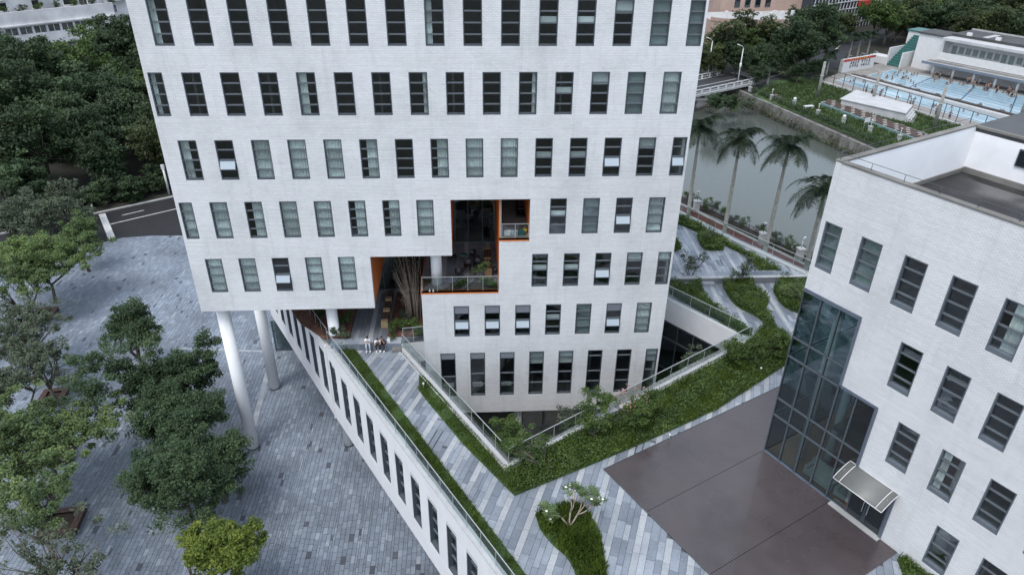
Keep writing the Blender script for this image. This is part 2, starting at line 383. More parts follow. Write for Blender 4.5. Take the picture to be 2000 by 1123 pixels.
def pave(parent, name, P, ang, z0, z1, cols, mats, joint=.012, seed=1, top=300, skip=None):
    """cols(rng) -> (width, lengths fn, material index); pieces clipped to P. z1 gets a small random lift"""
    rng = random.Random(seed); ca, sa = math.cos(ang), math.sin(ang)
    L = [(x*ca+y*sa, -x*sa+y*ca) for x, y in P]; W = lambda p: (p[0]*ca-p[1]*sa, p[0]*sa+p[1]*ca)
    u0, u1 = min(p[0] for p in L), max(p[0] for p in L); v0, v1 = min(p[1] for p in L), max(p[1] for p in L)
    pcs = []; u = u0
    for (wd, lenf, mi) in cols(rng, u1-u0):
        if u > u1: break
        v = v0 - rng.random()*.6
        while v < v1:
            ln = lenf(rng); a, b, c, d = u+joint/2, u+wd-joint/2, v+joint/2, v+ln-joint/2
            cx_, cy_ = W(((a+b)/2, (c+d)/2))
            if inframe(cx_, cy_, z1) and not (skip and skip(cx_, cy_)):
                ins = [inside(L, *q) for q in ((a, c), (b, c), (b, d), (a, d))]
                if all(ins): q = [(a, c), (b, c), (b, d), (a, d)]
                elif any(ins) or inside(L, (a+b)/2, (c+d)/2): q = clip(L, a, b, c, d)
                else: q = []
                if len(q) >= 3 and area(q) > .004:
                    uu, vv = pix(cx_, cy_, z1); vis = 0 <= uu <= 2000 and 0 <= vv <= 1123
                    d_ = math.dist((cx_, cy_, z1), (0, 0, CAM_Z)); pcs.append(((-area(q)/d_**2) if vis else 0, [W(p) for p in q], mi, z1 + rng.uniform(-.004, .004), len(q) == 4 and all(ins)))
            v += ln
        u += wd
    pcs.sort(key=lambda t: t[0])
    cache = {}
    for k, (s_, q, mi, zt, whole) in enumerate(pcs[:top]):
        cx_ = sum(p[0] for p in q)/len(q); cy_ = sum(p[1] for p in q)/len(q)
        key = (mi, round(area(q), 3)) if whole else None
        if key and key in cache: me = cache[key]
        else:
            me = MB().prism([(p[0]-cx_, p[1]-cy_) for p in q], z0-z1, 0, False).mesh(name, mats[mi])
            if key: cache[key] = me
        inst(name, me, parent, (cx_, cy_, zt))
    mb = MB()
    for (s_, q, mi, zt, whole) in pcs[top:]: mb.mat(mi).prism(q, z0, zt, False)
    if mb.v: mb.obj(name + '_field', mats, parent, kind='stuff')
    return len(pcs)

FR_CACHE = {}
def win_frame(w_, h_, rows, bar=.055, dep=.16, mat=None, sill=.0, cols=1):
    key = (round(w_, 3), round(h_, 3), tuple(rows), bar, sill, cols, mat.name, dep)
    if key in FR_CACHE: return FR_CACHE[key]
    mb = MB(); mb.box(0, bar, 0, dep, 0, h_); mb.box(w_-bar, w_, 0, dep, 0, h_)
    mb.box(bar, w_-bar, 0, dep, 0, bar*1.3+sill); mb.box(bar, w_-bar, 0, dep, h_-bar, h_)
    for r_ in rows: mb.mat(1).box(bar, w_-bar, dep-.12, dep-.02, h_*r_-bar*.62, h_*r_+bar*.62)
    mb.mat(0)
    for c in range(1, cols): mb.box(w_*c/cols-bar*.35, w_*c/cols+bar*.35, .015, dep-.015, bar*1.3+sill, h_-bar)
    FR_CACHE[key] = mb.mesh('window', [mat, m_bar]); return FR_CACHE[key]
def shared(key, fn):
    if key not in FR_CACHE: FR_CACHE[key] = fn()
    return FR_CACHE[key]
def curtain_mesh(w_, h_, seed):
    rng = random.Random(seed); n = max(8, int(w_/.035)); ph = rng.random()*6; vs = []; fs = []
    for i in range(n+1):
        x = w_*i/n; y = .022*math.sin(i*1.3+ph)+.012*math.sin(i*2.9+ph*2)+.03
        vs += [(x, y, 0), (x, y, h_)]
    for i in range(n): fs.append((2*i, 2*i+2, 2*i+3, 2*i+1))
    return MB().add(vs, fs).mesh('curtain', m_curtain)
def louver_mesh(w_, h_):
    mb = MB(); n = max(3, int(h_/.07))
    for i in range(n): mb.add([(0, 0, h_*i/n), (w_, 0, h_*i/n), (w_, .045, h_*(i+.8)/n), (0, .045, h_*(i+.8)/n), (0, .02, h_*i/n), (w_, .02, h_*i/n)], [(0, 1, 2, 3), (3, 2, 5, 4)])
    return mb.mesh('louver', m_framel)
def window(parent, x, z, w_, h_, kind, rows=(.25, .5, .75), y=.14, seed=0, sill=.03, mf=None, g=None, dep=.16):
    """a window: frame mesh (part); its panes, curtains, blinds and open sash are sub-parts"""
    mf = mf or m_frame; g = g or m_glass; bar = .055; rng = random.Random(seed*7+13)
    o = inst('window', win_frame(w_, h_, rows, mat=mf, sill=sill, dep=dep), parent, (x, y, z))
    cy = dep+.01
    edges = [0.0] + list(rows) + [1.0]
    for i in range(len(edges)-1):
        a = edges[i]*h_ + (bar*1.3+sill if i == 0 else bar*.6); b = edges[i+1]*h_ - (bar if i == len(edges)-2 else bar*.6)
        if kind in 'nl' and i == len(edges)-2:
            inst('louver', shared(('lou', round(w_, 3), round(b-a, 3)), lambda: louver_mesh(w_-2*bar, b-a)), o, (bar, .02, a)); continue
        if kind in 'on' and i == 1:
            # the second pane is an awning sash pushed open at its foot
            ang = {'o': .42, 'n': .38, 's': .30}[kind]
            def sash(): 
                m_ = MB(); ww = w_-2*bar; hh = b-a
                m_.box(0, ww, -.02, .02, 0, .035); m_.box(0, ww, -.02, .02, hh-.035, hh); m_.box(0, .035, -.02, .02, .035, hh-.035); m_.box(ww-.035, ww, -.02, .02, .035, hh-.035)
                return m_.mesh('sash', mf)
            s_ = inst('sash', shared(('sash', round(w_, 3), round(b-a, 3), mf.name), sash), o, (bar, .03, b)); 
            # hinge at its head
            s_.rotation_euler = (ang, 0, 0); s_.delta_location = (0, -math.sin(ang)*(a-b), 0) if False else (0, 0, 0)
            s_.location = (bar, .03 - math.sin(ang)*(b-a), b - math.cos(ang)*(b-a)); s_.rotation_euler = (-ang, 0, 0)
            hh, ww = b-a, w_-2*bar
            # pane lies inside the sash: modelled in the same mesh frame
            pm = shared(('spane', round(w_, 3), round(b-a, 3)), lambda: MB().box(.03, ww-.03, -.006, .006, .03, hh-.03).mesh('pane', m_sash))
            # third level is the last allowed: the sheet is a sibling sub-part of the window
            pn = inst('pane', pm, o, tuple(s_.location)); pn.rotation_euler = s_.rotation_euler
            continue
        pn = inst('pane', shared(('pane', round(w_, 3), round(b-a, 3), g.name), lambda: MB().box(0, w_-2*bar, 0, .012, 0, b-a).mesh('pane', g)), o, (bar, dep-.07, a))
        pn.rotation_euler = (rng.gauss(0, .018), 0, rng.gauss(0, .008))
    hh = h_-.1
    if kind in 'chrgpb' or kind == 'v':
        def cur(wf, xo): inst('curtain', shared(('cur', round(w_*wf, 2), round(hh, 2), seed % 4), lambda: curtain_mesh((w_-.1)*wf, hh, seed)), o, (xo, cy, .05))
        if kind == 'c': cur(1, .05)
        if kind == 'h': cur(rng.choice([.35, .5]), .05)
        if kind == 'r': cur(.62, w_*.36)
        if kind == 'v': cur(.22, w_*.74)
        if kind == 'p': inst('blind', shared(('bl', round(w_, 2), round(hh, 2)), lambda: MB().box(0, w_-.1, 0, .01, 0, hh).mesh('blind', m_gblind)), o, (.05, cy, .05)); 
        if kind == 'g': inst('blind', shared(('bg', round(w_, 2), round(hh*.3, 2)), lambda: MB().box(0, w_-.1, 0, .01, 0, hh*.3).mesh('blind', m_blind)), o, (.05, cy, .05+hh*.7))
        if kind == 'b':
            inst('blind', shared(('bb', round(w_, 2), round(hh*.14, 2)), lambda: MB().box(0, w_-.12, 0, .01, 0, hh*.14).mesh('blind', m_blind)), o, (.06, cy, .05+hh*.55))
    if kind == 's': inst('blind', shared(('ss', round(w_, 2), round(hh*.13, 2)), lambda: MB().box(0, w_-.12, 0, .01, 0, hh*.13).mesh('blind', m_blind)), o, (.06, cy, .05+hh*.51))
    if kind in 'l' : inst('blind', shared(('bs', round(w_, 2)), lambda: MB().box(0, w_-.3, 0, .02, 0, .35).mesh('blind', m_blind)), o, (.12, .3, .6))
    if kind in '!' : inst('blind', shared(('bs', round(w_, 2)), lambda: MB().box(0, w_-.1, 0, .01, 0, hh*.25).mesh('blind', m_blind)), o, (.05, cy, .05+hh*.75))
    return o
def railing(pts, z, h=1.05, step=1.25, label='', group=None, rail=None, bar=.028, sag=None, off0=0):
    """glass railing along a polyline: posts, panes and handrail are parts"""
    root = empty('glass_railing', (pts[0][0], pts[0][1], z), 0, label, 'railing', group); o0 = pts[0]
    hr = MB(); ms = rail or m_steel
    post = shared(('post', h, bar, ms.name), lambda: MB().box(-bar/2, bar/2, -bar/2, bar/2, 0, h).mesh('post', ms))
    first = True
    for a, b in zip(pts[:-1], pts[1:]):
        L = math.dist(a, b); n = max(1, round(L/step)); ang = math.atan2(b[1]-a[1], b[0]-a[0]); s_ = L/n
        pm = shared(('rp', round(s_, 2), h), lambda: MB().box(.03, s_-.03, -.006, .006, .06, h-.07).mesh('pane', m_glassr))
        for i in range(n+1):
            x = a[0]+(b[0]-a[0])*i/n-o0[0]; y = a[1]+(b[1]-a[1])*i/n-o0[1]
            if i > 0 or first: inst('post', post, root, (x, y, 0), ang)
            if i < n: inst('pane', pm, root, (x, y, 0), ang)
        first = False
        hr.beam((a[0]-o0[0], a[1]-o0[1], h), (b[0]-o0[0], b[1]-o0[1], h), .04, .03)
    hr.obj('handrail', ms, root)
    return root

# ------------------------------------------------------------------ ground sheets
g = MB().add([(-900, -60, -.25), (900, -60, -.25), (900, 1500, -.25), (-900, 1500, -.25)], [(0, 1, 2, 3)])
# the terrain sheet is split so that the canal lies open below it
EA = at(1330, 412, 0); EB = at(1568, 530, 0)                     # inner edge of canal path
ed = np.array([EB[0]-EA[0], EB[1]-EA[1]]); ed /= np.hypot(*ed); en = np.array([-ed[1], ed[0]])   # en points away over the water
if en[0] < 0: en = -en
EA = np.array(EA); 
NEAR = lambda t, o: tuple(EA + ed*t + en*o)
far_pts = poly([(1478, 190), (1560, 226), (1640, 262), (1730, 300)], 0)
f0, f1 = np.array(far_pts[0]), np.array(far_pts[-1]); fd = (f1-f0)/np.hypot(*(f1-f0))
FARP = lambda t: tuple(f0 + fd*t)
wallN0, wallN1 = NEAR(-140, 3.4), NEAR(60, 3.4)
farA, farB = FARP(-14), FARP(80)
brA = at(1440, 165, 0)
near_poly = [(-900, -900), (400, -900), NEAR(60, 3.4), NEAR(-18, 3.4), NEAR(-70, 3.4), (-900, 420)]
far_poly = [NEAR(-70, 3.4), NEAR(-62, 8), FARP(-16), FARP(0), FARP(40), FARP(90), (400, -60), (400, -900), (900, -900), (900, 1500), (-900, 1500), (-900, 420)]
tg = MB().prism(near_poly, -3.6, -.05, False); tg.prism(far_poly, -3.6, -.05, False)
tag(tg.obj('ground', m_bank), kind='structure')
MB().add([(-400, 0, -2.5), (500, 0, -2.5), (500, 400, -2.5), (-400, 400, -2.5)], [(0, 1, 2, 3)])
mwat, n, l, b = newmat('canal_water')
b.inputs['Base Color'].default_value = (.066, .076, .068, 1); b.inputs['Roughness'].default_value = .12; b.inputs['Specular IOR Level'].default_value = .5
t = noise(n, l, 1.6, 4, n.new('ShaderNodeNewGeometry').outputs['Position']); bp = n.new('ShaderNodeBump'); bp.inputs['Strength'].default_value = .3; bp.inputs['Distance'].default_value = .06
l.new(t.outputs[0], bp.inputs['Height']); l.new(bp.outputs[0], b.inputs['Normal'])
wp = [NEAR(-75, 3.0), NEAR(80, 3.0), (FARP(100)[0]+3, FARP(100)[1]), FARP(-30), NEAR(-75, 30)]
tag(MB().add([(x, y, -2.4) for x, y in wp], [tuple(range(len(wp)))]).obj('canal_water', mwat), kind='structure')

kink = RB.w(0, 0); back0 = (-21.3, 53.2)
RB2 = Frame(back0[0], back0[1], math.atan2(kink[1]-back0[1], kink[0]-back0[0])); L2 = math.dist(kink, back0)
# plaza and its pavers
near_edge = [at(60, 500, 0), at(180, 479, 0), at(240, 465, 0), at(300, 461, 0), at(358, 461, 0)]
PL = [near_edge[0], near_edge[1], near_edge[2], near_edge[3], near_edge[4], (-25, 76), (-8, 76), (-2, 40), (6, 20), (6, 8), (-34, 8), (-64, 40)]
pl = MB().prism(PL, -.04, .0).obj('plaza', m_paverb); tag(pl, kind='structure')
def pcols(rng, W_):
    u = 0
    while u < W_ + 1:
        wd = rng.choice([.30, .30, .27, .15]); yield (wd, lambda r_: r_.choice([.42, .55, .6]), 0); u += wd
rk = lambda x, y: RB.l(x, y)[1] > 5.5 and RB2.l(x, y)[1] > 5.5
npav = pave(pl, 'paver', PL, R(4) , .0, .045, pcols, [m_paver], .022, 3, 300, rk)
mb = MB()
def course(p0, p1, w_, nme='drain_course'):
    p, q = np.array(at(*p0, 0)), np.array(at(*p1, 0)); L_ = math.dist(p, q); t_ = (q-p)/L_; nn_ = np.array([-t_[1], t_[0]])*w_/2; k = int(L_/.62)
    for i in range(k): a_ = p+t_*L_*i/k; c_ = p+t_*(L_*(i+1)/k-.015); mb.prism([tuple(a_-nn_), tuple(c_-nn_), tuple(c_+nn_), tuple(a_+nn_)], .0, .054)
course((340, 681), (520, 687), .28); course((492, 845), (523, 728), .42)
mb.obj('drain_course', m_stripl, pl, kind='stuff')
# ground inside the podium footprint: plain screed
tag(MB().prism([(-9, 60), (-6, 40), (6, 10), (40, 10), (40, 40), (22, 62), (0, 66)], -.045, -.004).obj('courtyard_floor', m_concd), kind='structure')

# road on the left, kerbs and lines
rd_far = [at(-200, 500, 0), at(60, 447, 0), at(172, 422, 0), at(338, 386, 0)]
d_ = np.array(rd_far[3])-np.array(rd_far[2]); d_ /= np.hypot(*d_)
far_end = tuple(np.array(rd_far[3])+d_*60); far_st = tuple(np.array(rd_far[2])-d_*60)
nrm = np.array([d_[1], -d_[0]])
RDP = [far_st, far_end, tuple(np.array(far_end)+nrm*14), tuple(np.array(far_st)+nrm*14)]
d_road = d_.copy()
road = tag(MB().prism(RDP, -.05, .008).obj('road', m_asphalt), kind='structure')
kb = MB(); K0 = np.array(far_st); 
for i in range(60):
    a_ = K0 + d_*i*2.2; b_ = K0 + d_*(i*2.2+2.18)
    kb.prism([tuple(a_), tuple(b_), tuple(b_-nrm*.3), tuple(a_-nrm*.3)], -.05, .15)
tag(kb.obj('kerb', m_conc), kind='structure')
mk = MB()
def line(px, wd, z=.016):
    for (a, b) in zip(px[:-1], px[1:]):
        p_, q_ = np.array(at(*a, 0)), np.array(at(*b, 0)); t_ = (q_-p_)/np.hypot(*(q_-p_)); n_ = np.array([-t_[1], t_[0]])*wd/2
        mk.prism([tuple(p_-n_), tuple(q_-n_), tuple(q_+n_), tuple(p_+n_)], z-.006, z, False)
line([(212, 439), (345, 408)], .16); line([(238, 421), (281, 411)], .14); line([(199, 418), (219, 467)], .75)
tag(mk.obj('road_marking', m_mark), kind='structure')
far_lot = MB().prism([tuple(np.array(far_st)-nrm*.3), tuple(np.array(far_end)-nrm*.3), tuple(np.array(far_end)-nrm*150), tuple(np.array(far_st)-nrm*150)], -.05, .1)
tag(far_lot.obj('forest_floor', m_bank), kind='structure')

# ------------------------------------------------------------------ podium
E0 = np.array(at(1358.5, 433.5, ZU)); E1 = np.array(at(1580, 535, ZU)); ed2 = (E1-E0)/np.hypot(*(E1-E0)); EE = lambda t: tuple(E0+ed2*t)
V0 = at(829, 665, 9.95); V0 = TW.w(-5.86, .02)
VA = TW.w(-7.32, -.15)                                       # where the void railing meets the steps
VC = at(993, 905, 9.55); VD = at(1462, 662, 9.55)
v3a = np.array(at(1303, 583, 9.55)); v3b = np.array(VD); vd = (v3a-v3b)/np.hypot(*(v3a-v3b))
# meet the tower's side wall
tt = (10.36 - TW.l(*v3b)[0])/(TW.l(*(v3b+vd))[0]-TW.l(*v3b)[0]); VE = tuple(v3b+vd*tt)
_t = np.linalg.solve(np.array([[RB.dx[0], -TW.dx[0]], [RB.dx[1], -TW.dx[1]]]), np.array(TW.w(0, -.18))-RB.o); sL = RB.w(float(_t[0]), .02); sR = VA; rS0 = TW.w(10.36, 7.85)
rEedge = None
# step line meets terrace edge
def meet(p, d, q, e):
    A = np.array([[d[0], -e[0]], [d[1], -e[1]]]); t_ = np.linalg.solve(A, np.array(q)-np.array(p)); return tuple(np.array(p)+np.array(d)*t_[0])
stepE = meet(rS0, TW.dx, E0, ed2)
LOW = [sL, RB.w(26, 0), (24, 12), HL.w(20, 0), HL.w(0, 0), HL.w(0, 14), EE(24), stepE, rS0, VE, VD, VC, VA]
UPR = [rS0, stepE, EE(-22), TW.w(10.36, 30)]
UPL = [sL, sR, V0, TW.w(-5.86, 7.4), TW.w(-8, 12), back0, RB2.w(L2, 0)]
pod = emptyf('podium_building', RB, 0, 0, 0, 'white podium wing with tall recessed dark windows and a paved roof terrace', 'podium')
def local(fr, P): return [fr.l(x, y) for x, y in P]
MB().prism(local(RB, LOW), 8.2, 9.36).obj('roof_slab', m_soffit, pod)
MB().prism(local(RB, UPR), 8.2, 9.90).obj('roof_slab', m_soffit, pod)
UPLi = [RB.w(.4, .5), sR, V0, TW.w(-5.86, 7.4), TW.w(-8, 12), RB2.w(.2, .5), RB2.w(L2-.1, .5)]
MB().prism(local(RB, UPLi), 8.3, 9.90).obj('roof_slab', m_soffit, pod)
MB().prism(local(RB, [sL, sR, RB.w(.1, .05)]), 9.37, 9.89).obj('step_base', m_soffit, pod)
# facade with 13 + 7 windows
PW, PH, PZ = 1.08, 3.70, 4.76
wx = [.22 + 2.0735*i for i in range(12)]
mb = wallmesh(MB(), -.02, 26, 3.2, 9.55, [(x, x+PW, PZ, PZ+PH) for x in wx], .35)
mb.obj('wall', m_plaster, pod)
seg2 = emptyf('podium_building', RB2, 0, 0, 0, 'rear stretch of the white podium wing passing beneath the raised tower', 'podium')
wx2 = [L2-1.86-2.0735*i for i in range(7)]
wallmesh(MB(), 0, L2+.0, 3.2, 9.55, [(x, x+PW, PZ, PZ+PH) for x in wx2], .35).obj('wall', m_plaster, seg2)
for fr_, par, xs_, s0 in ((RB, pod, wx, 0), (RB2, seg2, wx2, 50)):
    for i, x in enumerate(xs_):
        window(par, x, PZ, PW, PH, 'v' if s0 and i in (1, 3, 4) else 'd', rows=(.27, .5, .73), y=.02, seed=i+s0, mf=m_frame, dep=.3)
    # dark rooms behind
    Lx = 26 if par is pod else L2
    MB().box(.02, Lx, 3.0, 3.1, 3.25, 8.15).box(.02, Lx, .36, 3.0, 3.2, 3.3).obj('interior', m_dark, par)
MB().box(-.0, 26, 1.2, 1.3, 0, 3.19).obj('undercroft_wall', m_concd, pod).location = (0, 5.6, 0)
MB().box(0, 26, .36, 7.0, 3.0, 3.19).obj('soffit', m_soffit, pod); MB().box(0, L2, .36, 7.0, 3.0, 3.19).obj('soffit', m_soffit, seg2)
MB().box(-.06, .06, -.1, -.003, 3.2, 9.5).obj('downpipe', m_plaster, pod)
MB().box(.1, 26, -.03, .36, 9.55, 9.60).obj('coping', m_curb, pod)
MB().box(0, L2-.1, -.03, .36, 9.55, 9.60).obj('coping', m_curb, seg2)
# glazed entrance below the podium (dark frame)
gd = empty('glazed_entrance', (at(540, 686, 0)[0], at(540, 686, 0)[1], 0), TW.a, 'dark framed glass doors under the rear end of the podium', 'door')
for xx in (0, 1.6, 3.2): 
    inst('pane', shared('gdp', lambda: MB().box(.08, 1.52, .03, .05, .12, 3.1).mesh('pane', m_glassd)), gd, (xx, 0, 0))
mb = MB(); 
for xx in (0, 1.6, 3.2, 4.8): mb.box(xx-.06, xx+.06, 0, .1, 0, 3.2)
for zz in (0, 2.1, 3.1): mb.box(.06, 4.74, .01, .09, zz, zz+.1)
mb.obj('frame', m_frame, gd)
MB().box(0, 4.8, .6, .65, .2, 2.6).obj('curtain', m_gblind, gd)
MB().box(-.1, 6, 1.6, 1.7, 0, 3.2).obj('interior', m_dark, gd)

# void faces
vf = Frame(VE[0], VE[1], math.atan2(VD[1]-VE[1], VD[0]-VE[0])); LV = math.dist(VE, VD)
ct = emptyf('glazed_wing', vf, 0, 0, 0, 'grey fascia over dark ribbon glazing on the far side of the sunken courtyard', 'building wing')
MB().box(0, LV, -.06, .0, 7.7, 9.6).obj('fascia', m_plaster, ct)
MB().box(0, LV, .0, .25, 9.56, 9.62).obj('coping', m_curb, ct)
mb = MB()
nV = 7
for i in range(nV+1): mb.box(LV*i/nV-.035, LV*i/nV+.035, -.02, .1, 0, 7.7)
for zz in (7.55, 6.1, 3.3, .02): mb.box(0, LV, -.03, .09, zz, zz+.14)
mb.obj('mullion', m_frame, ct)
for i in range(nV):
    for a_, b_ in ((6.25, 7.5), (3.45, 6.05), (.2, 3.25)):
        inst('pane', shared(('vp', round(a_, 1)), lambda: MB().box(.04, LV/nV-.04, .02, .04, 0, b_-a_).mesh('pane', m_glassd)), ct, (LV*i/nV, 0, a_))
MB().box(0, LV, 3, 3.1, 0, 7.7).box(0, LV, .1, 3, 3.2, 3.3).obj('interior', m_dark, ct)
for P_, nm in (((VD, VC), 'south'), ((VC, VA), 'west')):
    fr_ = Frame(P_[0][0], P_[0][1], math.atan2(P_[1][1]-P_[0][1], P_[1][0]-P_[0][0])); L_ = math.dist(*P_)
    cw = emptyf('courtyard_wall', fr_, 0, 0, 0, 'dark glazed wall below the deck on the %s side of the sunken courtyard' % ('long hall' if nm == 'south' else 'steps'), 'wall')
    MB().box(0, L_, .0, .2, 0, 9.36).obj('wall', m_frame, cw)
    MB().box(0, L_, -.02, .0, 7.7, 9.36).obj('fascia', m_plaster, cw)

# deck paving
dk = MB().prism(LOW, 9.362, 9.375).obj('deck', m_paverb); tag(dk, kind='structure')
BR0 = HL.w(-3.46, -8.58)
brown = [HL.w(-3.46, -8.58), HL.w(8.11, -8.58), HL.w(8.11, -.03), HL.w(.0, -.03), HL.w(.0, 6), HL.w(-3.46, 6)]
PAVE_LOW = LOW
def dcols(rng, W_):
    u = 0; i = 0
    pat = []
    while u < W_+2:
        # groups of narrow grey strips, then one pale strip
        for k in range(rng.choice([2, 3, 3, 4])):
            wd = rng.choice([.16, .3, .3, .34, .42]); yield (wd, lambda r_: r_.uniform(.7, 1.5), 0); u += wd
        wd = .34; yield (wd, lambda r_: r_.uniform(.9, 1.6), 1); u += wd
def on_brown(x, y):
    a_, b_ = HL.l(x, y); return -3.2 < a_ < 7.9 and -8.3 < b_ < 5.8
DANG = math.atan2(.954, .30) - math.pi/2
farpart = lambda x, y: HL.l(x, y)[1] > 8.2
pave(dk, 'stone_strip', PAVE_LOW, DANG, 9.375, ZD, dcols, [m_strip, m_stripl], .016, 5, 250, lambda x, y: on_brown(x, y) or farpart(x, y))
pave(dk, 'stone_strip', PAVE_LOW, R(1.5), 9.375, ZD, dcols, [m_strip, m_stripl], .016, 15, 50, lambda x, y: not farpart(x, y))
uk = MB().prism(UPR, 9.902, 9.91).obj('upper_terrace', m_paverb); tag(uk, kind='structure')
pave(uk, 'stone_strip', UPR, R(2), 9.91, ZU, dcols, [m_strip, m_stripl], .016, 6, 150)
uk2 = MB().prism(UPL, 9.902, 9.91).obj('covered_terrace', m_paverb); tag(uk2, kind='structure')
def tcols(rng, W_):
    u = 0
    while u < W_+2:
        for k in range(4): yield (.3, lambda r_: r_.uniform(.8, 1.4), 0); u += .3
        yield (.34, lambda r_: r_.uniform(.9, 1.5), 1); u += .34
pave(uk2, 'stone_strip', [TW.w(-10.9, .5), TW.w(-7.3, .5), TW.w(-5.9, .5), TW.w(-5.9, 6.8), TW.w(-10.9, 6.8)], TW.a, 9.91, ZU, tcols, [m_stripd, m_stripw], .014, 7, 120)
# steps: coping and riser
st = emptyf('terrace_steps', TW, 0, 0, 0, None, None, None, 'structure')
for i in range(5):
    x0_, x1_ = -12.1+i*.94, -12.1+(i+1)*.94
    MB().box(x0_, x1_-.01, -.2, .48, 9.905, ZU+.01).obj('coping_stone', m_strip, st); MB().box(x0_, x1_-.01, -.19, -.16, ZD-.05, 9.90).obj('riser_stone', m_strip, st)
MB().box(-8.0, -7.4, -.55, -.2, ZD, 9.66).obj('small_step', m_concd, st)
st2 = emptyf('terrace_steps', TW, 0, 0, 0, None, None, None, 'structure')
xr = TW.l(*stepE)[0]
nn = 9
for i in range(nn):
    x0_ = 10.4+(xr-10.4)*i/nn; x1_ = 10.4+(xr-10.4)*(i+1)/nn
    MB().box(x0_, x1_-.012, 7.83, 8.1, 9.905, ZU+.03).obj('coping_stone', m_curb, st2)
    MB().box(x0_, x1_-.012, 8.11, 8.75, 9.905, ZU+.012).obj('coping_stone', m_strip, st2)
    MB().box(x0_, x1_-.012, 7.84, 7.87, ZD-.05, 9.90).obj('riser_stone', m_stripd, st2)
MB().box(12.9, 16.4, 7.45, 7.83, ZD, 9.68).obj('tread_stone', m_strip, st2)

# brown deck in front of the hall: three boarded panels divided by seams
mbd, n, l, b = newmat('brown_boards'); co = objco(n)
wv = n.new('ShaderNodeTexWave'); wv.inputs['Scale'].default_value = 2.15; wv.bands_direction = 'Y'; wv.wave_profile = 'SIN'; wv.inputs['Distortion'].default_value = .15; l.new(co, wv.inputs[0])
wr = ramp(n, [(.05, (.042, .033, .035)), (.4, (.064, .053, .056))]); l.new(wv.outputs[0], wr.inputs[0])
t = noise(n, l, .35, 6, co, .6); tr_ = ramp(n, [(.3, (.74,)*3), (.5, (1.0,)*3), (.75, (1.22,)*3)]); l.new(t.outputs[0], tr_.inputs[0])
l.new(mixc(n, l, 1.0, wr.outputs[0], tr_.outputs[0], 'MULTIPLY'), b.inputs['Base Color']); t5 = noise(n, l, .5, 4, co, .6); r5 = ramp(n, [(.35, (.18,)*3), (.6, (.46,)*3)]); l.new(t5.outputs[0], r5.inputs[0]); l.new(r5.outputs[0], b.inputs['Roughness']); b.inputs['Specular IOR Level'].default_value = .5
b.inputs['Coat Weight'].default_value = .3; b.inputs['Coat Roughness'].default_value = .04
bd = emptyf('boarded_deck', HL, 0, 0, 0, None, None, None, 'structure')
sx_ = [-3.46, 0.0, 4.35, 8.11]
for i, (a_, b_) in enumerate(zip(sx_[:-1], sx_[1:])):
    MB().box(a_+.012, b_-.012, -8.58, 6 if i == 0 else -.03, 9.365, 9.47).obj('deck_panel', mbd, bd)
MB().box(-3.5, 8.15, -8.62, -8.585, 9.36, 9.475).box(-3.5, -3.465, -8.58, 6, 9.36, 9.475).obj('edge_trim', m_steeld, bd)
# ------------------------------------------------------------------ tower
tw = emptyf('tower_building', TW, 0, 0, 0, 'tall white tiled block raised on round columns with orange lined recessed terraces', 'tower block')
P_ = 2.0325; WW = 1.024; WH = 2.39
XA, XB, ZT = -20.03, 10.36, 46
rows_ = []
def rowx(off, idx): return [off + P_*i for i in idx]
GA, GB = -19.07, -20.09
kindsA = 'hddddddvdddssbgp'[:15]; 
rows_.append((29.10, WH, rowx(GA, range(15)), 'hddddddhddssgpp'))
rows_.append((25.33, WH, rowx(GB, range(15)), 'hdddhddvddvsgpc'))
rows_.append((21.56, WH, rowx(GA, range(15)), 'hocccrdrccssogo'))
rows_.append((17.78, WH, rowx(GB, list(range(8)) + [11, 12, 13, 14]), 'ccrccrrcspoc'))
rows_.append((14.01, WH, rowx(GA, list(range(5)) + list(range(10, 15))), 'ccoccssoggg'))
rows_.append((10.24, WH, rowx(GB, range(8, 15)), 'nnnspnc'))
rows_.append((5.17, 3.70, rowx(GA, range(7, 15)), 'lllggddg'))
holes = []; wins = []
for ri, (z, h, xs_, ks) in enumerate(rows_):
    for i, x in enumerate(xs_):
        a, b = max(x, XA+.19), min(x+WW, XB-.13)
        if b - a < .5: continue
        holes.append((a, b, z, z+h)); wins.append((ri, i, a, b, z, h, ks[min(i, len(ks)-1)]))
cuts = [(XA, -8.94, 0, 12.62), (-8.94, -5.88, 0, 16.37), (-5.88, -.84, 13.66, 16.37), (-3.80, -.84, 16.37, 20.14), (-.84, 1.05, 17.40, 20.14)]
wm = wallmesh(MB(), XA, XB, 3.65, ZT, holes+cuts, .3)
wm.obj('wall', m_tile, tw)
# side and rear walls, roof, soffits
DP = 18
MB().box(XB-.3, XB, .3, DP, 3.65, ZT).box(XA, XA+.3, .3, DP, 12.62, ZT).box(XA+.3, XB-.3, DP-.3, DP, 12.62, ZT).obj('side_wall', m_tile, tw)
MB().box(XA+.3, XB-.3, .3, DP-.3, ZT-.6, ZT-.3).obj('roof', m_conc, tw)
MB().box(XA+.3, -8.94, .3, DP-.3, 12.64, 12.9).obj('soffit', m_soffit, tw)
MB().box(-5.88, XB-.3, .3, DP-.3, 3.67, 3.9).obj('soffit', m_soffit, tw)
for ri, i, a, b, z, h, k in wins:
    window(tw, a, z, b-a, h, k, rows=(.25, .5, .75) if h < 3 else ((.27, .51, .86) if i != 0 else (.45, .86)), y=.01, seed=ri*17+i, mf=m_frame)
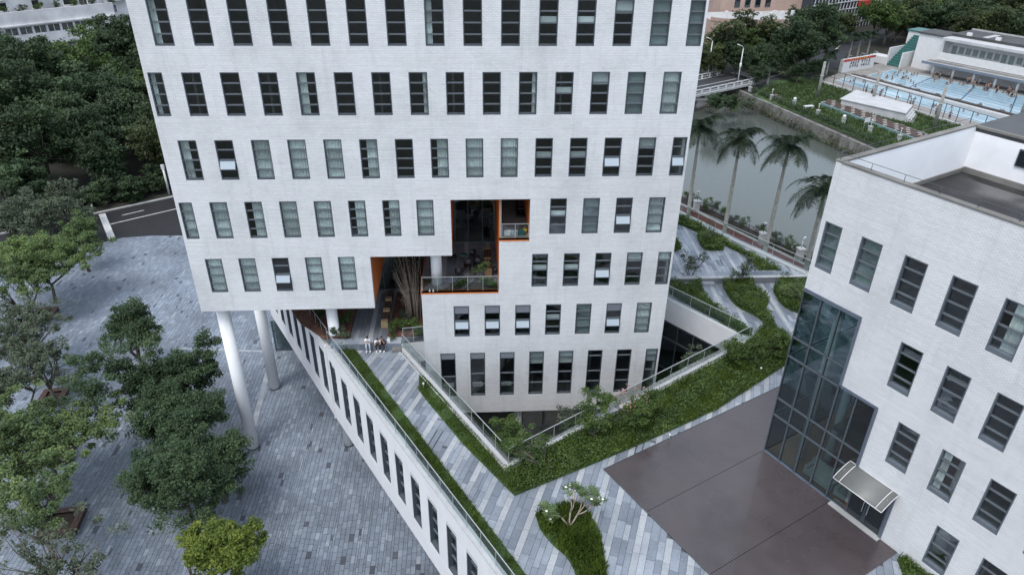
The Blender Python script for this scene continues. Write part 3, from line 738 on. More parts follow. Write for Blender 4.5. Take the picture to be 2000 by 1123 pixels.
# rooms: floors, partitions, rear walls
fm = MB()
def floor(x0, x1, z, d=6): fm.box(x0, x1, .31, d, z-.25, z)
for k in range(3, 8): floor(XA+.31, XB-.31, 9.95+3.77*k)
floor(XA+.31, -9.1, 13.72); floor(-.6, XB-.31, 13.72); floor(XA+.31, -4.0, 17.49); floor(1.25, XB-.31, 17.49); floor(-5.7, XB-.31, 9.98); floor(-5.7, XB-.31, 4.9)
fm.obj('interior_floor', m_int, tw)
rg = random.Random(4); pm = MB()
for x0, x1, z0, z1 in ((XA+.31, XB-.31, 21.3, ZT-.7), (XA+.31, -4.1, 17.5, 21.0), (1.3, XB-.31, 17.5, 21.0), (XA+.31, -9.2, 13.0, 17.2), (-.5, XB-.31, 4, 17.2), (-5.6, -.5, 4, 13.3)):
    pm.box(x0, x1, 6, 6.1, z0, z1)
    x = x0+2
    while x < x1-2: pm.box(x, x+.12, .5, 6, z0, z1); x += rg.choice([4.06, 6.1])
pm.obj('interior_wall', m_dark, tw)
# recesses: orange side panels
op = lambda *a: MB().box(*a).obj('orange_panel', m_orange, tw)
op(-9.0, -8.94, .0+.302, 7.0, 12.63, 16.36)
op(-3.86, -3.80, .302, 7.4, 16.38, 20.13)
op(-.84, -.78, .302, 7.4, 13.66, 20.13)
op(1.05, 1.11, .302, 6.5, 17.41, 20.13)
MB().box(-.84, 1.05, -.02, .31, 17.33, 17.40).obj('orange_sill', m_orange, tw)
MB().box(-5.9, -.86, -.02, .31, 13.59, 13.66).obj('orange_sill', m_orange, tw)
MB().box(-5.92, -5.88, .305, 5.0, 13.2, 13.66).obj('orange_edge', m_orange, tw)
MB().box(-.76, -.70, .31, 6.5, 17.41, 20.13).obj('side_panel', m_conc, tw)
# slabs of the recess terraces
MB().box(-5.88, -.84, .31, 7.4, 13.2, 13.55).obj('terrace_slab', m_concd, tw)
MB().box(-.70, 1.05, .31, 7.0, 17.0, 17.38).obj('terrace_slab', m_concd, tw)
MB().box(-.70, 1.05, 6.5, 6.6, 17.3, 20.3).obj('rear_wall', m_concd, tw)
MB().box(-9.0, -3.8, .31, 7.5, 16.42, 16.6).box(-3.8, 1.1, .31, 7.5, 20.18, 20.4).obj('ceiling', m_soffit, tw)
MB().box(-5.88, -5.6, .31, 9, 9.95, 13.2).obj('side_panel', m_tile, tw)
MB().box(-5.88, -5.6, .31, DP-.4, 0, 9.2).obj('side_panel', m_conc, tw)
# upper terrace boards (stone strips) belong to the tower
T1 = emptyf('terrace_floor', TW, 0, 0, 0, None, None, None, 'structure')
tp = [TW.w(-5.86, .32), TW.w(-.86, .32), TW.w(-.86, 7.38), TW.w(-5.86, 7.38)]
T1w = MB().prism(tp, 13.552, 13.56).obj('upper_recess_floor', m_paverb); tag(T1w, kind='structure')
pave(T1w, 'stone_strip', tp, TW.a, 13.56, 13.60, tcols, [m_stripd, m_stripw], .012, 9, 60)
bpy.data.objects.remove(T1)
tp = [TW.w(-.69, .32), TW.w(1.04, .32), TW.w(1.04, 6.4), TW.w(-.69, 6.4)]
MB().prism(tp, 17.385, 17.41).obj('small_recess_floor', M('brown_grey_floor', (.26, .23, .225), .6, .15, 2), kind='structure')
# glazed rear walls
def glazed(x0, x1, y, z0, z1, vs_, hs, mg=None, ex=None):
    mb = MB()
    for v in [x0] + vs_ + [x1]: mb.box(v-.035, v+.035, y-.04, y+.06, z0, z1)
    for h in [z0] + hs + [z1-.06]: mb.box(x0, x1, y-.03, y+.05, h, h+.07)
    mb.obj('mullion', m_frame, tw)
    e = [x0] + vs_ + [x1]; f = [z0] + hs + [z1]
    for i in range(len(e)-1):
        for j in range(len(f)-1): MB().box(e[i]+.04, e[i+1]-.04, y, y+.015, f[j]+.08, f[j+1]-.01).obj('pane', m_glassd, tw)
    MB().box(x0, x1, y+2.5, y+2.6, z0, z1).obj('interior_wall', m_dark, tw)
    MB().box(x0, x1, y+.1, y+2.5, z0-.06, z0-.0).obj('interior_floor', M('olive_floor', (.24, .225, .15), .7, .2, 1), tw)
glazed(-3.78, -.86, 7.42, 13.62, 20.1, [-2.8, -1.75], [18.9])
glazed(-8.9, -3.82, 7.42, 13.62, 16.36, [-7.2, -5.5], [])
glazed(-12, -5.9, 7.0, 9.98, 13.5, [-10.6, -9.2, -7.6], [])
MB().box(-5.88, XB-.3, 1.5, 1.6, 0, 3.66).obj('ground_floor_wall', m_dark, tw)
mb = MB()
for x in (.95, 2.6, 4.2, 5.8, 7.4, 9.0): mb.box(x-.05, x+.05, 1.2, 1.32, 0, 3.64)
for z in (3.45, 2.7, 1.1): mb.box(.95, 9.0, 1.22, 1.3, z, z+.08)
mb.obj('mullion', m_frame, tw)
for i, x in enumerate((.95, 2.6, 4.2, 5.8, 7.4)):
    for z, h in ((2.8, .63), (1.2, 1.48), (.1, .98)): MB().box(x+.06, x+1.54, 1.25, 1.27, z, z+h).obj('pane', m_glass, tw)
    MB().box(x+.1, x+1.5, 1.36, 1.38, 2.75, 3.4).obj('blind', m_gblind, tw)
# columns
cm = {}
def column(x, y, z0, z1, r):
    o = MB().cyl(0, 0, 0, z1-z0, r, 40).obj('column', m_col, tw, (x, y, z0))
    MB().cyl(0, 0, .005, .12, r+.03, 40).obj('base_ring', m_steeld, o); return o
for x, y, r in ((-19.11, 1.1, .43), (-19.15, 8.2, .43), (-12.02, 1.12, .37), (-12.02, 8.2, .37), (-19.15, 15.3, .43), (-12.02, 15.3, .4)):
    column(x, y, 0.045, 12.64, r)
column(-4.9, 1.3, 13.6, 16.43, .36)
column(.62, 1.0, 0, 3.66, .3)

# ------------------------------------------------------------------ hall on the right
m_wet, n, l, b = newmat('wet_roof'); co = objco(n); t = noise(n, l, .32, 7, co, .62)
r_ = ramp(n, [(.35, (.012, .012, .013)), (.55, (.026, .026, .027)), (.66, (.06, .058, .052)), (.8, (.13, .12, .10))]); l.new(t.outputs[0], r_.inputs[0]); l.new(r_.outputs[0], b.inputs['Base Color'])
t2 = noise(n, l, .22, 2, co, .4); r2 = ramp(n, [(.36, (.06,)*3), (.44, (.7,)*3)]); l.new(t2.outputs[0], r2.inputs[0]); l.new(r2.outputs[0], b.inputs['Roughness'])
hl = emptyf('hall_building', HL, 0, 0, 0, 'white tiled hall at the right with a corner glass wall and a dark flat roof', 'hall')
HX = 20
hh = []; hw = []
def addw(x, z, k, i, w=1.022, h=2.385): hh.append((x, x+w, z, z+h)); hw.append((x, z, k, i, w, h))
addw(.22, 21.21, 'p', 0, .9)
for i in range(8): addw(2.09+2.0327*i, 21.21, 'gddrddgd'[i] if i else 'p', i+1)
for i in range(7): addw(5.12+2.0327*i, 17.42, 'd', 20+i)
for i in range(6): addw(6.147+2.0327*i, 13.68, 'dhdddd'[i], 40+i)
for i in range(5): addw(9.14+2.0327*i, 9.92, 'd', 60+i)
cutw = [(0, 3.09, 9.42, 19.86), (3.09, 7.12, 9.42, 16.09)]
cutw = [(0, 3.09, 9.42, 19.86), (3.09, 5.12, 9.42, 16.09), (5.12, 7.12, 9.42, 12.25)]
wallmesh(MB(), 0, HX, 9.42, 26.37, hh+cutw, .3).obj('wall', m_tile2, hl)
for x, z, k, i, w_, h_ in hw: window(hl, x, z, w_, h_, k, y=.015, seed=100+i, mf=m_framel, sill=.12, dep=.24)
MB().box(.0, .3, .3, 18, 19.86, 23.9).box(0, .3, 8, 18, 9.42, 19.86).obj('side_wall', m_tile2, hl)
MB().box(.0, .25, .3, 10.87, 23.9, 26.36).obj('parapet', M('whitewash', (.82, .83, .85), .8, .06, .5), hl)
MB().box(.25, HX, .3, 10.87, 23.7, 23.98).obj('roof', m_wet, hl)
MB().box(0, HX, 10.88, 24, 23.6, 26.1).obj('raised_block', M('stained_white', (.80, .81, .83), .7, .1, .6), hl)
MB().box(.0, HX, 10.9, 24, 26.1, 26.3).obj('raised_roof', M('dark_roof', (.055, .056, .058), .6, .3, .5), hl)
MB().box(-.04, HX, 10.8, 10.98, 26.3, 26.42).obj('parapet_cap', m_concd, hl)
MB().box(-.05, .27, .0, 10.79, 26.37, 26.46).box(.3, HX, -.03, .32, 26.37, 26.44).obj('parapet_cap', m_concd, hl)
MB().box(.26, .34, .34, 10.8, 23.98, 24.18).box(.34, HX, 10.74, 10.87, 23.98, 24.25).obj('stain_skirting', m_concd, hl)
o = MB().box(0, 1.5, -.03, .1, 0, .85).obj('window', m_frame, hl, (2.55, 10.83, 25.0)); 
MB().box(.06, .72, -.05, -.032, .06, .79).obj('pane', m_glassd, o); MB().box(.78, 1.44, -.05, -.032, .06, .79).obj('pane', m_glassd, o)
fm = MB()
for z in (21.0, 17.2, 13.5): fm.box(3.2 if z < 20 else .35, HX, .31, 6, z-.25, z)
fm.box(7.2, HX, .31, 6, 9.5, 9.7); fm.obj('interior_floor', m_int, hl)
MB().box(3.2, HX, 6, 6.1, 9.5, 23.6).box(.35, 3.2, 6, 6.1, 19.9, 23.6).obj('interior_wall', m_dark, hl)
mb = MB(); 
for x in (11.2, 15.3): mb.box(x, x+.1, .5, 6, 9.5, 23.5)
mb.obj('partition', m_dark, hl)
for x, z in ((11.0, 20.9), (9.0, 13.3), (15.1, 13.3)): MB().cyl(x, 1.3, z-3.4, z+3.6, .42, 24).obj('round_pillar', m_col, hl) if z < 20 else MB().cyl(x-.3, 1.3, 21.05, 23.6, .45, 24).obj('round_pillar', m_col, hl)
# corner curtain wall: (front) x 0..7.1, stepped
cwl = emptyf('corner_glass_wall', HL, 0, 0, 0, None); bpy.data.objects.remove(cwl)
VX = [0, 1.02, 2.04, 3.05, 4.05, 5.07]; HZ = [9.5, 12.1, 13.2, 15.95, 17.1, 19.8]
mf_ = MB()
for i, x in enumerate(VX[:-1]):
    zt = 19.8 if i < 3 else 16.03
    mf_.box(x-.035 if i else x, x+.04, -.03, .12, 9.42, zt)
for z in HZ[1:-1]:
    xe = 3.05 if z > 15 else 5.07
    mf_.box(.04, xe, -.04, .11, z-.035, z+.035)
mf_.obj('mullion', m_frame, hl)
ff = MB(); ff.box(0, 3.15, -.07, .2, 19.8, 19.98).box(3.05, 3.17, -.07, .2, 16.09, 19.8).box(3.17, 5.12, -.07, .2, 16.0, 16.13).box(5.0, 5.14, -.07, .2, 12.2, 16.0).box(7.05, 7.2, -.07, .2, 9.43, 12.3).box(5.14, 7.05, -.05, .2, 12.15, 12.28).box(0, 5.1, -.05, .2, 9.42, 9.52)
ff.obj('edge_frame', M('blue_grey_frame', (.13, .155, .20), .35, .1, 4, metal=.3), hl)
for i in range(5):
    for a, b in zip(HZ[:-1], HZ[1:]):
        if i >= 3 and a > 15: continue
        MB().box(VX[i]+.05, VX[i+1]-.04, .03, .05, a+.06, b-.06).obj('pane', m_glassd, hl)
# glazed return of the corner
MB().box(.0, .05, 3.9, 4.0, 9.42, 19.8).box(.0, .05, 7.9, 8.0, 9.42, 19.8).box(-.0, .05, .13, 8, 12.05, 12.15).box(0, .05, .13, 8, 15.9, 16.0).obj('mullion', m_framel, hl)
for y0_, y1_ in ((.14, 3.88), (4.02, 7.88)):
    for a, b in ((9.5, 12.0), (12.2, 15.85), (16.05, 19.75)): MB().box(.01, .03, y0_, y1_, a, b).obj('pane', m_glassd, hl)
MB().box(.06, 7.1, .13, 8.2, 9.40, 9.47).obj('lobby_floor', M('lobby_floor', (.34, .20, .14), .35, .2, .6), hl)
MB().box(.06, 3.2, 8.2, 8.3, 9.47, 19.8).box(3.2, 7.1, 8.2, 8.3, 9.47, 13.2).obj('lobby_wall', M('lobby_wall_paint', (.30, .24, .20), .8, .2, .5), hl)
MB().box(.06, 3.1, .3, 8.2, 19.84, 19.9).box(3.2, 7.1, .31, 8.2, 16.1, 16.2).obj('ceiling', m_soffit, hl)
for x, y in ((1.55, 1.0), (2.75, 1.6)): MB().cyl(x, y, 9.47, 19.8 if x < 3 else 16, .22, 24).obj('lobby_column', m_col, hl)
# door under the canopy
MB().box(5.14, 7.05, .05, .1, 12.28, 12.3).obj('door_head', m_frame, hl)
for i, x in enumerate((5.16, 6.11)):
    d_o = MB().box(0, .92, .06, .1, 0, 2.6).box(.0, .06, .04, .12, 0, 2.6).box(.86, .92, .04, .12, 0, 2.6).obj('door', m_frame, hl, (x, 0, 9.5))
    hx = .8 if i == 0 else .12
    MB().tube([(hx, -.02, .7), (hx, -.06, .75), (hx, -.06, 1.35), (hx, -.02, 1.4)], .018, 8).obj('handle', m_steel, d_o)
    MB().box(.08, .84, .02, .055, .1, 2.5).obj('pane', m_glassd, d_o)
MB().box(4.4, 7.2, -.3, .0, 9.47, 9.53).obj('threshold', m_conc, hl)
# canopy: bent sheet in a light frame
cp = emptyf('entrance_canopy', HL, 4.7, 0, 12.35, 'curved translucent canopy in a pale metal frame over the hall door', 'canopy')
n_ = 8; vs_ = []; fs_ = []
for i in range(n_+1):
    y = -1.15*i/n_; z = .12 - .50*(i/n_)**1.6
    vs_ += [(0, y, z), (2.55, y, z), (0, y, z-.02), (2.55, y, z-.02)]
for i in range(n_): a = 4*i; fs_ += [(a, a+1, a+5, a+4), (a+2, a+6, a+7, a+3), (a, a+4, a+6, a+2), (a+1, a+3, a+7, a+5)]
MB().add(vs_, fs_, True).obj('sheet', m_canopy, cp)
mb = MB()
for x in (-.02, .32, 2.25, 2.57): mb.tube([(x, -1.15*i/n_, .14-.50*(i/n_)**1.6) for i in range(n_+1)], .02, 6)
mb.tube([(-.02, -1.16, -.37), (2.57, -1.16, -.37)], .022, 6); mb.tube([(-.02, 0, .14), (2.57, 0, .14)], .022, 6)
mb.obj('frame', m_white, cp)
MB().tube([(.1, 0, -.5), (.1, -.6, -.02)], .02, 6).obj('bracket', m_steel, cp); MB().tube([(2.4, 0, -.5), (2.4, -.6, -.02)], .02, 6).obj('bracket', m_steel, cp)
# roof railing
rr = emptyf('roof_railing', HL, 0, .12, 26.46, 'low rusty pipe rail along the hall roof edge', 'railing')
mb = MB(); 
for i in range(10): MB().tube([(.1+i*1.5, 0, 0), (.1+i*1.5, 0, .3)], .012, 6).obj('post', m_steeld, rr)
mb.tube([(0, 0, .3), (14, 0, .3)], .012, 6); mb.obj('handrail', m_steeld, rr)
MB().tube([(-.0, .1, .3), (0, 5, .3), (0, 10.5, .3)], .012, 6).obj('handrail', m_steeld, rr)

# lobby furniture
def sofa(x, y, rz, label, m_, L=1.9):
    t_ = emptyf('sofa', HL, x, y, 9.47, label, 'sofa', 'sofas in the lobby'); t_.rotation_euler.z = HL.a + rz
    MB().box(0, L, 0, .8, .1, .4).obj('seat', m_, t_); MB().box(0, L, .62, .85, .4, .85).obj('backrest', m_, t_)
    MB().box(0, .18, 0, .62, .4, .6).obj('armrest', m_, t_); MB().box(L-.18, L, 0, .62, .4, .6).obj('armrest', m_, t_)
m_cream = M('cream_fabric', (.50, .49, .46), .8, .05, 2); m_rose = M('rose_fabric', (.42, .33, .30), .8, .06, 2)
sofa(2.3, .35, 0, 'cream sofa with its back to the lobby glass, left of the round table', m_cream, 1.7); sofa(4.15, .4, R(8), 'cream sofa beside the hall door, behind the lobby glass', m_cream, 1.0)
sofa(5.3, 4.6, R(20), 'pinkish sofa deep in the lobby by the stair', m_rose, 1.9)
def rtable(x, y, label, s_=1.0):
    t_ = emptyf('round_table', HL, x, y, 9.47, label, 'table', 'round white lobby tables')
    MB().cyl(0, 0, .70, .74, .42*s_, 28).obj('tabletop', m_white, t_)
    for k in range(3): MB().tube([(.12*math.cos(k*2.1), .12*math.sin(k*2.1), .7), (.3*math.cos(k*2.1), .3*math.sin(k*2.1), 0)], .02, 6).obj('leg', m_white, t_)
rtable(3.75, 1.25, 'round white table between two sofas in the lobby'); rtable(6.25, 2.6, 'small round white table at the right rear of the lobby', .7)
def stool(x, y, label, m_):
    t_ = emptyf('stool', HL, x, y, 9.47, label, 'stool'); MB().cyl(0, 0, .05, .42, .24, 20).obj('seat', m_, t_); MB().cyl(0, 0, 0, .05, .2, 20).obj('base', m_steeld, t_)
stool(2.6, 2.6, 'red drum stool behind the cream sofa in the lobby', m_red); stool(6.6, 2.2, 'pale stool next to the small lobby table', m_white)
# ------------------------------------------------------------------ foliage
def leafquads(centers, size, rs, flat=.6, aspect=.55):
    """one bent-free leaf quad per centre, random orientation, normals biased up"""
    n = len(centers); nr = rs.normal(size=(n, 3)); nr[:, 2] = np.abs(nr[:, 2])+flat; nr /= np.linalg.norm(nr, axis=1)[:, None]
    a = rs.normal(size=(n, 3)); u = np.cross(nr, a); u /= np.linalg.norm(u, axis=1)[:, None]; v = np.cross(nr, u)
    s = size*(.6+.8*rs.random(n))[:, None]
    P = np.stack([centers-u*s*.5, centers-v*s*.5*aspect, centers+u*s*.5, centers+v*s*.5*aspect], 1).reshape(-1, 3)
    return P, np.arange(4*n).reshape(-1, 4)
def clumps(rs, n, rx, ry, rz, zc, shell=.55, lobes=5):
    """clump centres filling an uneven crown"""
    L = [(rs.normal(size=3)*np.array([rx, ry, rz])*.42, .55+.35*rs.random()) for _ in range(lobes)]
    out = []
    while len(out) < n:
        c, k = L[rs.integers(lobes)]; d = rs.normal(size=3); d /= np.linalg.norm(d); r = (shell+(1-shell)*rs.random())
        q = c + d*np.array([rx, ry, rz])*k*r
        if q[2] > -rz*.75: out.append(q+np.array([0, 0, zc]))
    return np.array(out)
def tree_meshes(seed, h, rx, ry, rz, nclump, lpc, lsize, crad, leaf, trunk_r=.16, fork=.35, lobes=5, shell=.45, bark=None, zc=None, sparse_br=18):
    rs = np.random.default_rng(seed); zc = zc if zc is not None else h-rz*1.02
    C_ = clumps(rs, nclump, rx, ry, rz, zc, shell, lobes)
    pts = []
    for c in C_:
        k = int(lpc*(.5+rs.random())); d = rs.normal(size=(k, 3)); d /= np.linalg.norm(d, axis=1)[:, None]+1e-9
        r = rs.random(k)**.5
        pts.append(c + d*(r*crad*(.6+.8*rs.random()))[:, None]*np.array([1, 1, .62]))
    V, Q = leafquads(np.concatenate(pts), lsize, rs)
    crown = npmesh('crown', V, Q, leaf)
    mb = MB(); bend = rs.normal(size=2)*.25; fz = zc*fork
    p0 = Vector((0, 0, -.1)); p1 = Vector((bend[0]*.5, bend[1]*.5, fz*.5)); p2 = Vector((bend[0], bend[1], fz))
    mb.tube([p0, p1, p2], [trunk_r*1.25, trunk_r, trunk_r*.85], 8)
    sel = C_[rs.choice(len(C_), min(sparse_br, len(C_)), replace=False)]
    hubs = [Vector((bend[0]+rs.normal()*rx*.25, bend[1]+rs.normal()*ry*.25, fz+(zc-fz)*(.35+.3*rs.random()))) for _ in range(4)]
    for hb in hubs: mb.tube([p2, (p2+hb)/2+Vector((0, 0, -.08)), hb], [trunk_r*.7, trunk_r*.55, trunk_r*.4], 6)
    for c in sel:
        c = Vector(c); hb = min(hubs, key=lambda q: (q-c).length); m_ = (hb+c)/2+Vector(rs.normal(size=3)*.2)
        mb.tube([hb, m_, c], [trunk_r*.36, trunk_r*.22, trunk_r*.07], 5)
    trunk = mb.mesh('trunk', bark or m_trunk)
    return crown, trunk
def plant(name, meshes, x, y, z, label, cat, group=None, rz=0, s=1.0, sz=None):
    r_ = empty(name, (x, y, z), rz, label, cat, group); r_.scale = (s, s, sz or s)
    inst('crown', meshes[0], r_); inst('trunk', meshes[1], r_); return r_

def top_at(u, v, zc):   # ground point below something seen at (u, v) whose height is zc
    return at(u, v, zc)

# --- plaza trees
TM = {}
fic = [
    ((262, 635), 5.6, 7.4, 2.4, 2.0, 1.7, 'dark green tree at the far end of the dense row on the plaza'),
    ((280, 740), 5.2, 7.9, 3.2, 2.9, 2.2, 'broad dark green tree, second of the dense row on the plaza'),
    ((355, 715), 5.0, 6.8, 2.0, 2.0, 1.6, 'dark tree of the dense row nearest to the white columns'),
    ((368, 815), 5.0, 7.0, 2.5, 2.3, 1.9, 'dark green tree with a lighter top, facing the tall white column'),
    ((350, 925), 5.0, 7.8, 3.1, 3.0, 2.3, 'largest dark green tree of the dense row, behind the yellow green one'),
    ((300, 820), 4.9, 6.8, 2.2, 2.0, 1.8, 'dark tree at the left flank of the dense row, beside the open paving'),
    ((415, 880), 4.6, 6.2, 1.7, 1.8, 1.6, 'small dark tree at the right flank of the dense row')]
for i, ((u, v), zc, h, rx, ry, rz, lab) in enumerate(fic):
    x, y = at(u, v, zc)
    ms = tree_meshes(20+i, h, rx, ry, rz, int(74*rx*ry/3.2), 190, .165, .56, m_leaf_fic, .17, .4, 6, .35, zc=zc)
    plant('ficus_tree', ms, x, y, .04, lab, 'tree', 'dense row of plaza trees')
x, y = at(418, 1075, 4.6)
plant('ficus_tree', tree_meshes(31, 6.2, 2.4, 2.1, 1.7, 150, 170, .17, .42, m_leaf_yel, .15, .4, 5, .4, zc=4.4), x, y, .04, 'yellow green tree at the lower end of the dense row', 'tree', 'dense row of plaza trees')
airy = [
    ((75, 495), 5.4, 5.2, 4.4, 2.0, 330, 120, m_leaf_lit, 'light green spreading tree near the road at the left'),
    ((35, 645), 5.0, 3.2, 3.0, 1.9, 170, 90, m_leaf_gry, 'grey green thin tree behind the open planter box'),
    ((80, 700), 4.6, 2.4, 2.4, 1.6, 110, 80, m_leaf_gry, 'sparse pale tree rising from the planter with the brown bench top'),
    ((70, 835), 5.2, 4.0, 3.2, 1.8, 240, 110, m_leaf_airy, 'loose green tree above the middle planter corner at the left'),
    ((60, 985), 5.0, 3.3, 2.4, 1.7, 110, 80, m_leaf_airy, 'open branching tree over the lowest planter at the left'),
    ((110, 1085), 5.0, 3.0, 1.9, 1.5, 60, 60, m_leaf_gry, 'nearly bare tree at the lower left edge'),
    ((25, 560), 4.8, 2.8, 2.6, 1.7, 150, 95, m_leaf_airy, 'green loose tree at the left edge below the bright spreading one'),
    ((150, 455), 4.6, 2.2, 2.0, 1.6, 110, 100, m_leaf_lit, 'light green tree overhanging the kerb of the road'),
    ((15, 760), 4.8, 2.6, 2.4, 1.6, 120, 90, m_leaf_gry, 'pale tree at the left edge beside the second planter'),
    ((20, 905), 4.8, 2.8, 2.6, 1.6, 150, 90, m_leaf_airy, 'green tree at the left edge beside the third planter')]
for i, ((u, v), zc, rx, ry, rz, nc, lp, lm, lab) in enumerate(airy):
    x, y = at(u, v, zc)
    ms = tree_meshes(50+i, zc+rz, rx, ry, rz, nc, lp, .17, .42, lm, .15, .35, 7, .3, zc=zc, sparse_br=40)
    plant('plaza_tree', ms, x, y, .04, lab, 'tree', 'open row of plaza trees')
rs = np.random.default_rng(91); lp = []
for (u, v), s_ in (((280, 780), 3.6), ((350, 900), 3.4), ((90, 560), 4.0), ((90, 860), 3.6), ((80, 1000), 3.6), ((420, 1060), 2.6)):
    x, y = at(u, v, 0); lp.append(np.column_stack([x+rs.normal(size=260)*s_, y+rs.normal(size=260)*s_, np.full(260, .062)]))
V, Q = leafquads(np.concatenate(lp), .10, rs, flat=12); tag(link(bpy.data.objects.new('fallen_leaves', npmesh('fallen_leaves', V, Q, leafmat('dry_leaf', [(.0, (.06,.045,.02)), (.5, (.14,.10,.04)), (1, (.22,.18,.06))])))), 'scattered fallen leaves on the plaza paving under the trees', 'leaves', kind='stuff')
# planters: brown timber benches round the trees
def planter(u, v, lab, rz, L=2.0, soil=True):
    x, y = at(u, v, .3); t_ = empty('tree_planter', (x, y, .045), rz, lab, 'planter', 'timber planters under the left row of trees')
    w_ = .42; k = 6
    for s_ in range(4):
        fr = Frame(0, 0, s_*math.pi/2)
        for j in range(3):
            q = [fr.w(*p) for p in ((-L/2+(0 if s_ % 2 == 0 else w_), -L/2+j*w_/3), (L/2-(0 if s_ % 2 == 0 else w_), -L/2+j*w_/3), (L/2-(0 if s_ % 2 == 0 else w_), -L/2+(j+.9)*w_/3), (-L/2+(0 if s_ % 2 == 0 else w_), -L/2+(j+.9)*w_/3))]
            MB().prism(q, .40, .45).obj('slat', m_wood, t_)
        q = [fr.w(*p) for p in ((-L/2+.06, -L/2+.05), (L/2-.06, -L/2+.05), (L/2-.06, -L/2+.1), (-L/2+.06, -L/2+.1))]
        MB().prism(q, 0, .395).obj('side_board', m_brown, t_)
    MB().box(-L/2+w_+.01, L/2-w_-.01, -L/2+w_+.01, L/2-w_-.01, 0, .3).obj('soil', m_soil, t_)
    return t_
planter(104, 775, 'brown timber planter, second from the top of the left row', R(10), 1.9)
planter(122, 1020, 'brown timber planter with plants inside, lowest of the left row', R(10), 2.3)
planter(108, 885, 'brown timber planter whose corner shows below the middle tree', R(10), 2.2)
planter(88, 612, 'brown timber planter at the top of the left row', R(10), 1.9)

# --- beds
def scatter(P, n, rs):
    P = np.array(P); lo, hi = P.min(0), P.max(0); out = []
    while len(out) < n:
        q = lo+(hi-lo)*rs.random((n, 2)); m_ = np.zeros(n, bool); k = len(P); j = k-1
        for i in range(k):
            c_ = (P[i, 1] > q[:, 1]) != (P[j, 1] > q[:, 1])
            with np.errstate(divide='ignore', invalid='ignore'): xx = (P[j, 0]-P[i, 0])*(q[:, 1]-P[i, 1])/(P[j, 1]-P[i, 1])+P[i, 0]
            m_ ^= c_ & (q[:, 0] < xx); j = i
        out.extend(q[m_])
    return np.array(out[:n])
def grassmesh(P, z, dens, h, mat, seed, bw=.012, lean=.5, patch=.4):
    rs = np.random.default_rng(seed); n = int(area(P)*dens); q = scatter(P, n, rs)
    hh_ = h*(.4+.9*rs.random(n))*(1+patch*np.sin(q[:, 0]*2.1+1)*np.sin(q[:, 1]*1.7))
    a = rs.random(n)*6.283; d = np.stack([np.cos(a), np.sin(a), np.zeros(n)], 1); b2 = rs.random(n)*6.283; le = np.stack([np.cos(b2), np.sin(b2), np.zeros(n)], 1)*(hh_*lean*rs.random(n))[:, None]
    pt = np.sin(q[:, 0]*1.9+q[:, 1]*.7+seed)+np.sin(q[:, 1]*2.6-q[:, 0]*.9+seed*2)+.5*np.sin(q[:, 0]*6.1+seed); hh_ = hh_*np.where((pt < -1.15) & (rs.random(n) < .75), .15, 1)
    base = np.column_stack([q, np.full(n, z)]); wd = bw*(.7+.8*rs.random(n))[:, None]
    mid = base+le*.35+np.column_stack([np.zeros(n), np.zeros(n), hh_*.6]); tip = base+le+np.column_stack([np.zeros(n), np.zeros(n), hh_*.92])
    V = np.stack([base-d*wd, base+d*wd, tip+d*wd*.25, mid-d*wd*.9], 1).reshape(-1, 3)
    return V, np.arange(4*n).reshape(-1, 4)
def smoothpoly(P, it=1):
    for _ in range(it):
        o = []
        for i in range(len(P)):
            a, b = P[i], P[(i+1) % len(P)]; o += [(a[0]*.8+b[0]*.2, a[1]*.8+b[1]*.2), (a[0]*.2+b[0]*.8, a[1]*.2+b[1]*.8)]
        P = o
    return P
def bed(px, z, dens, h, mat, seed, name='grass', lab=None, soil=.07, bw=.012, leaf=None, sm=0):
    P = poly(px, z); P = smoothpoly(P, sm) if sm else P
    tag(MB().prism(P, z-.03, z+soil).obj('planting_soil', m_lawn), kind='structure')
    V, Q = grassmesh(P, z+soil-.01, dens, h, mat, seed, bw); sh_ = np.repeat(np.random.default_rng(seed+5).normal(size=(len(V)//4, 2))*.045, 4, 0); V[:, :2] += sh_
    me = npmesh(name, V, Q, mat); o = link(bpy.data.objects.new(name, me)); tag(o, lab, name.replace('_', ' '), kind='stuff')
    if leaf:
        rs = np.random.default_rng(seed+99); n = int(area(P)*leaf[0]); q = scatter(P, n, rs)+rs.normal(size=(n, 2))*.07
        zz = z+soil+h*(.25+.8*rs.random(n))*(1+.45*np.sin(q[:, 0]*3.1)*np.sin(q[:, 1]*2.6+1))
        V, Q = leafquads(np.column_stack([q, zz]), leaf[1], rs, flat=1.0, aspect=.7)
        o2 = link(bpy.data.objects.new('ground_cover', npmesh('ground_cover', V, Q, leaf[2]))); tag(o2, (lab or '')+' (leafy growth)' if False else 'leafy growth over the ' + lab.split(',')[0], 'ground cover', kind='stuff')
def Z(px, x0, y0, k): return [(x0+a/k, y0+b/k) for a, b in px]
bed([(676, 685), (694, 684), (1040, 1140), (990, 1140), (652, 673), (656, 669)], ZD, 900, .13, m_grass, 1, lab='mown grass strip along the outer glass railing')
main_bed = [(819, 729), (845, 775), (870, 800), (940, 893), (985, 922), (1010, 908), (1080, 872), (1200, 812), (1330, 746), (1425, 694), (1466, 662), (1500, 628), (1540, 655), (1536, 712), (1400, 800), (1250, 868), (1100, 930), (1005, 968), (905, 870), (828, 765)]
left_part = [(819, 728), (857, 766), (889, 808), (934, 857), (967, 897), (985, 922), (1005, 968), (905, 868), (870, 826), (838, 788), (818, 762)]
bed(left_part, ZD, 800, .14, m_grass, 2, lab='grass strip beside the white pebbles of the courtyard edge')
right_part = [(985, 922), (1010, 908), (1080, 872), (1200, 812), (1330, 746), (1425, 694), (1466, 664), (1500, 628), (1540, 655), (1536, 712), (1400, 800), (1250, 868), (1100, 930), (1005, 968)]
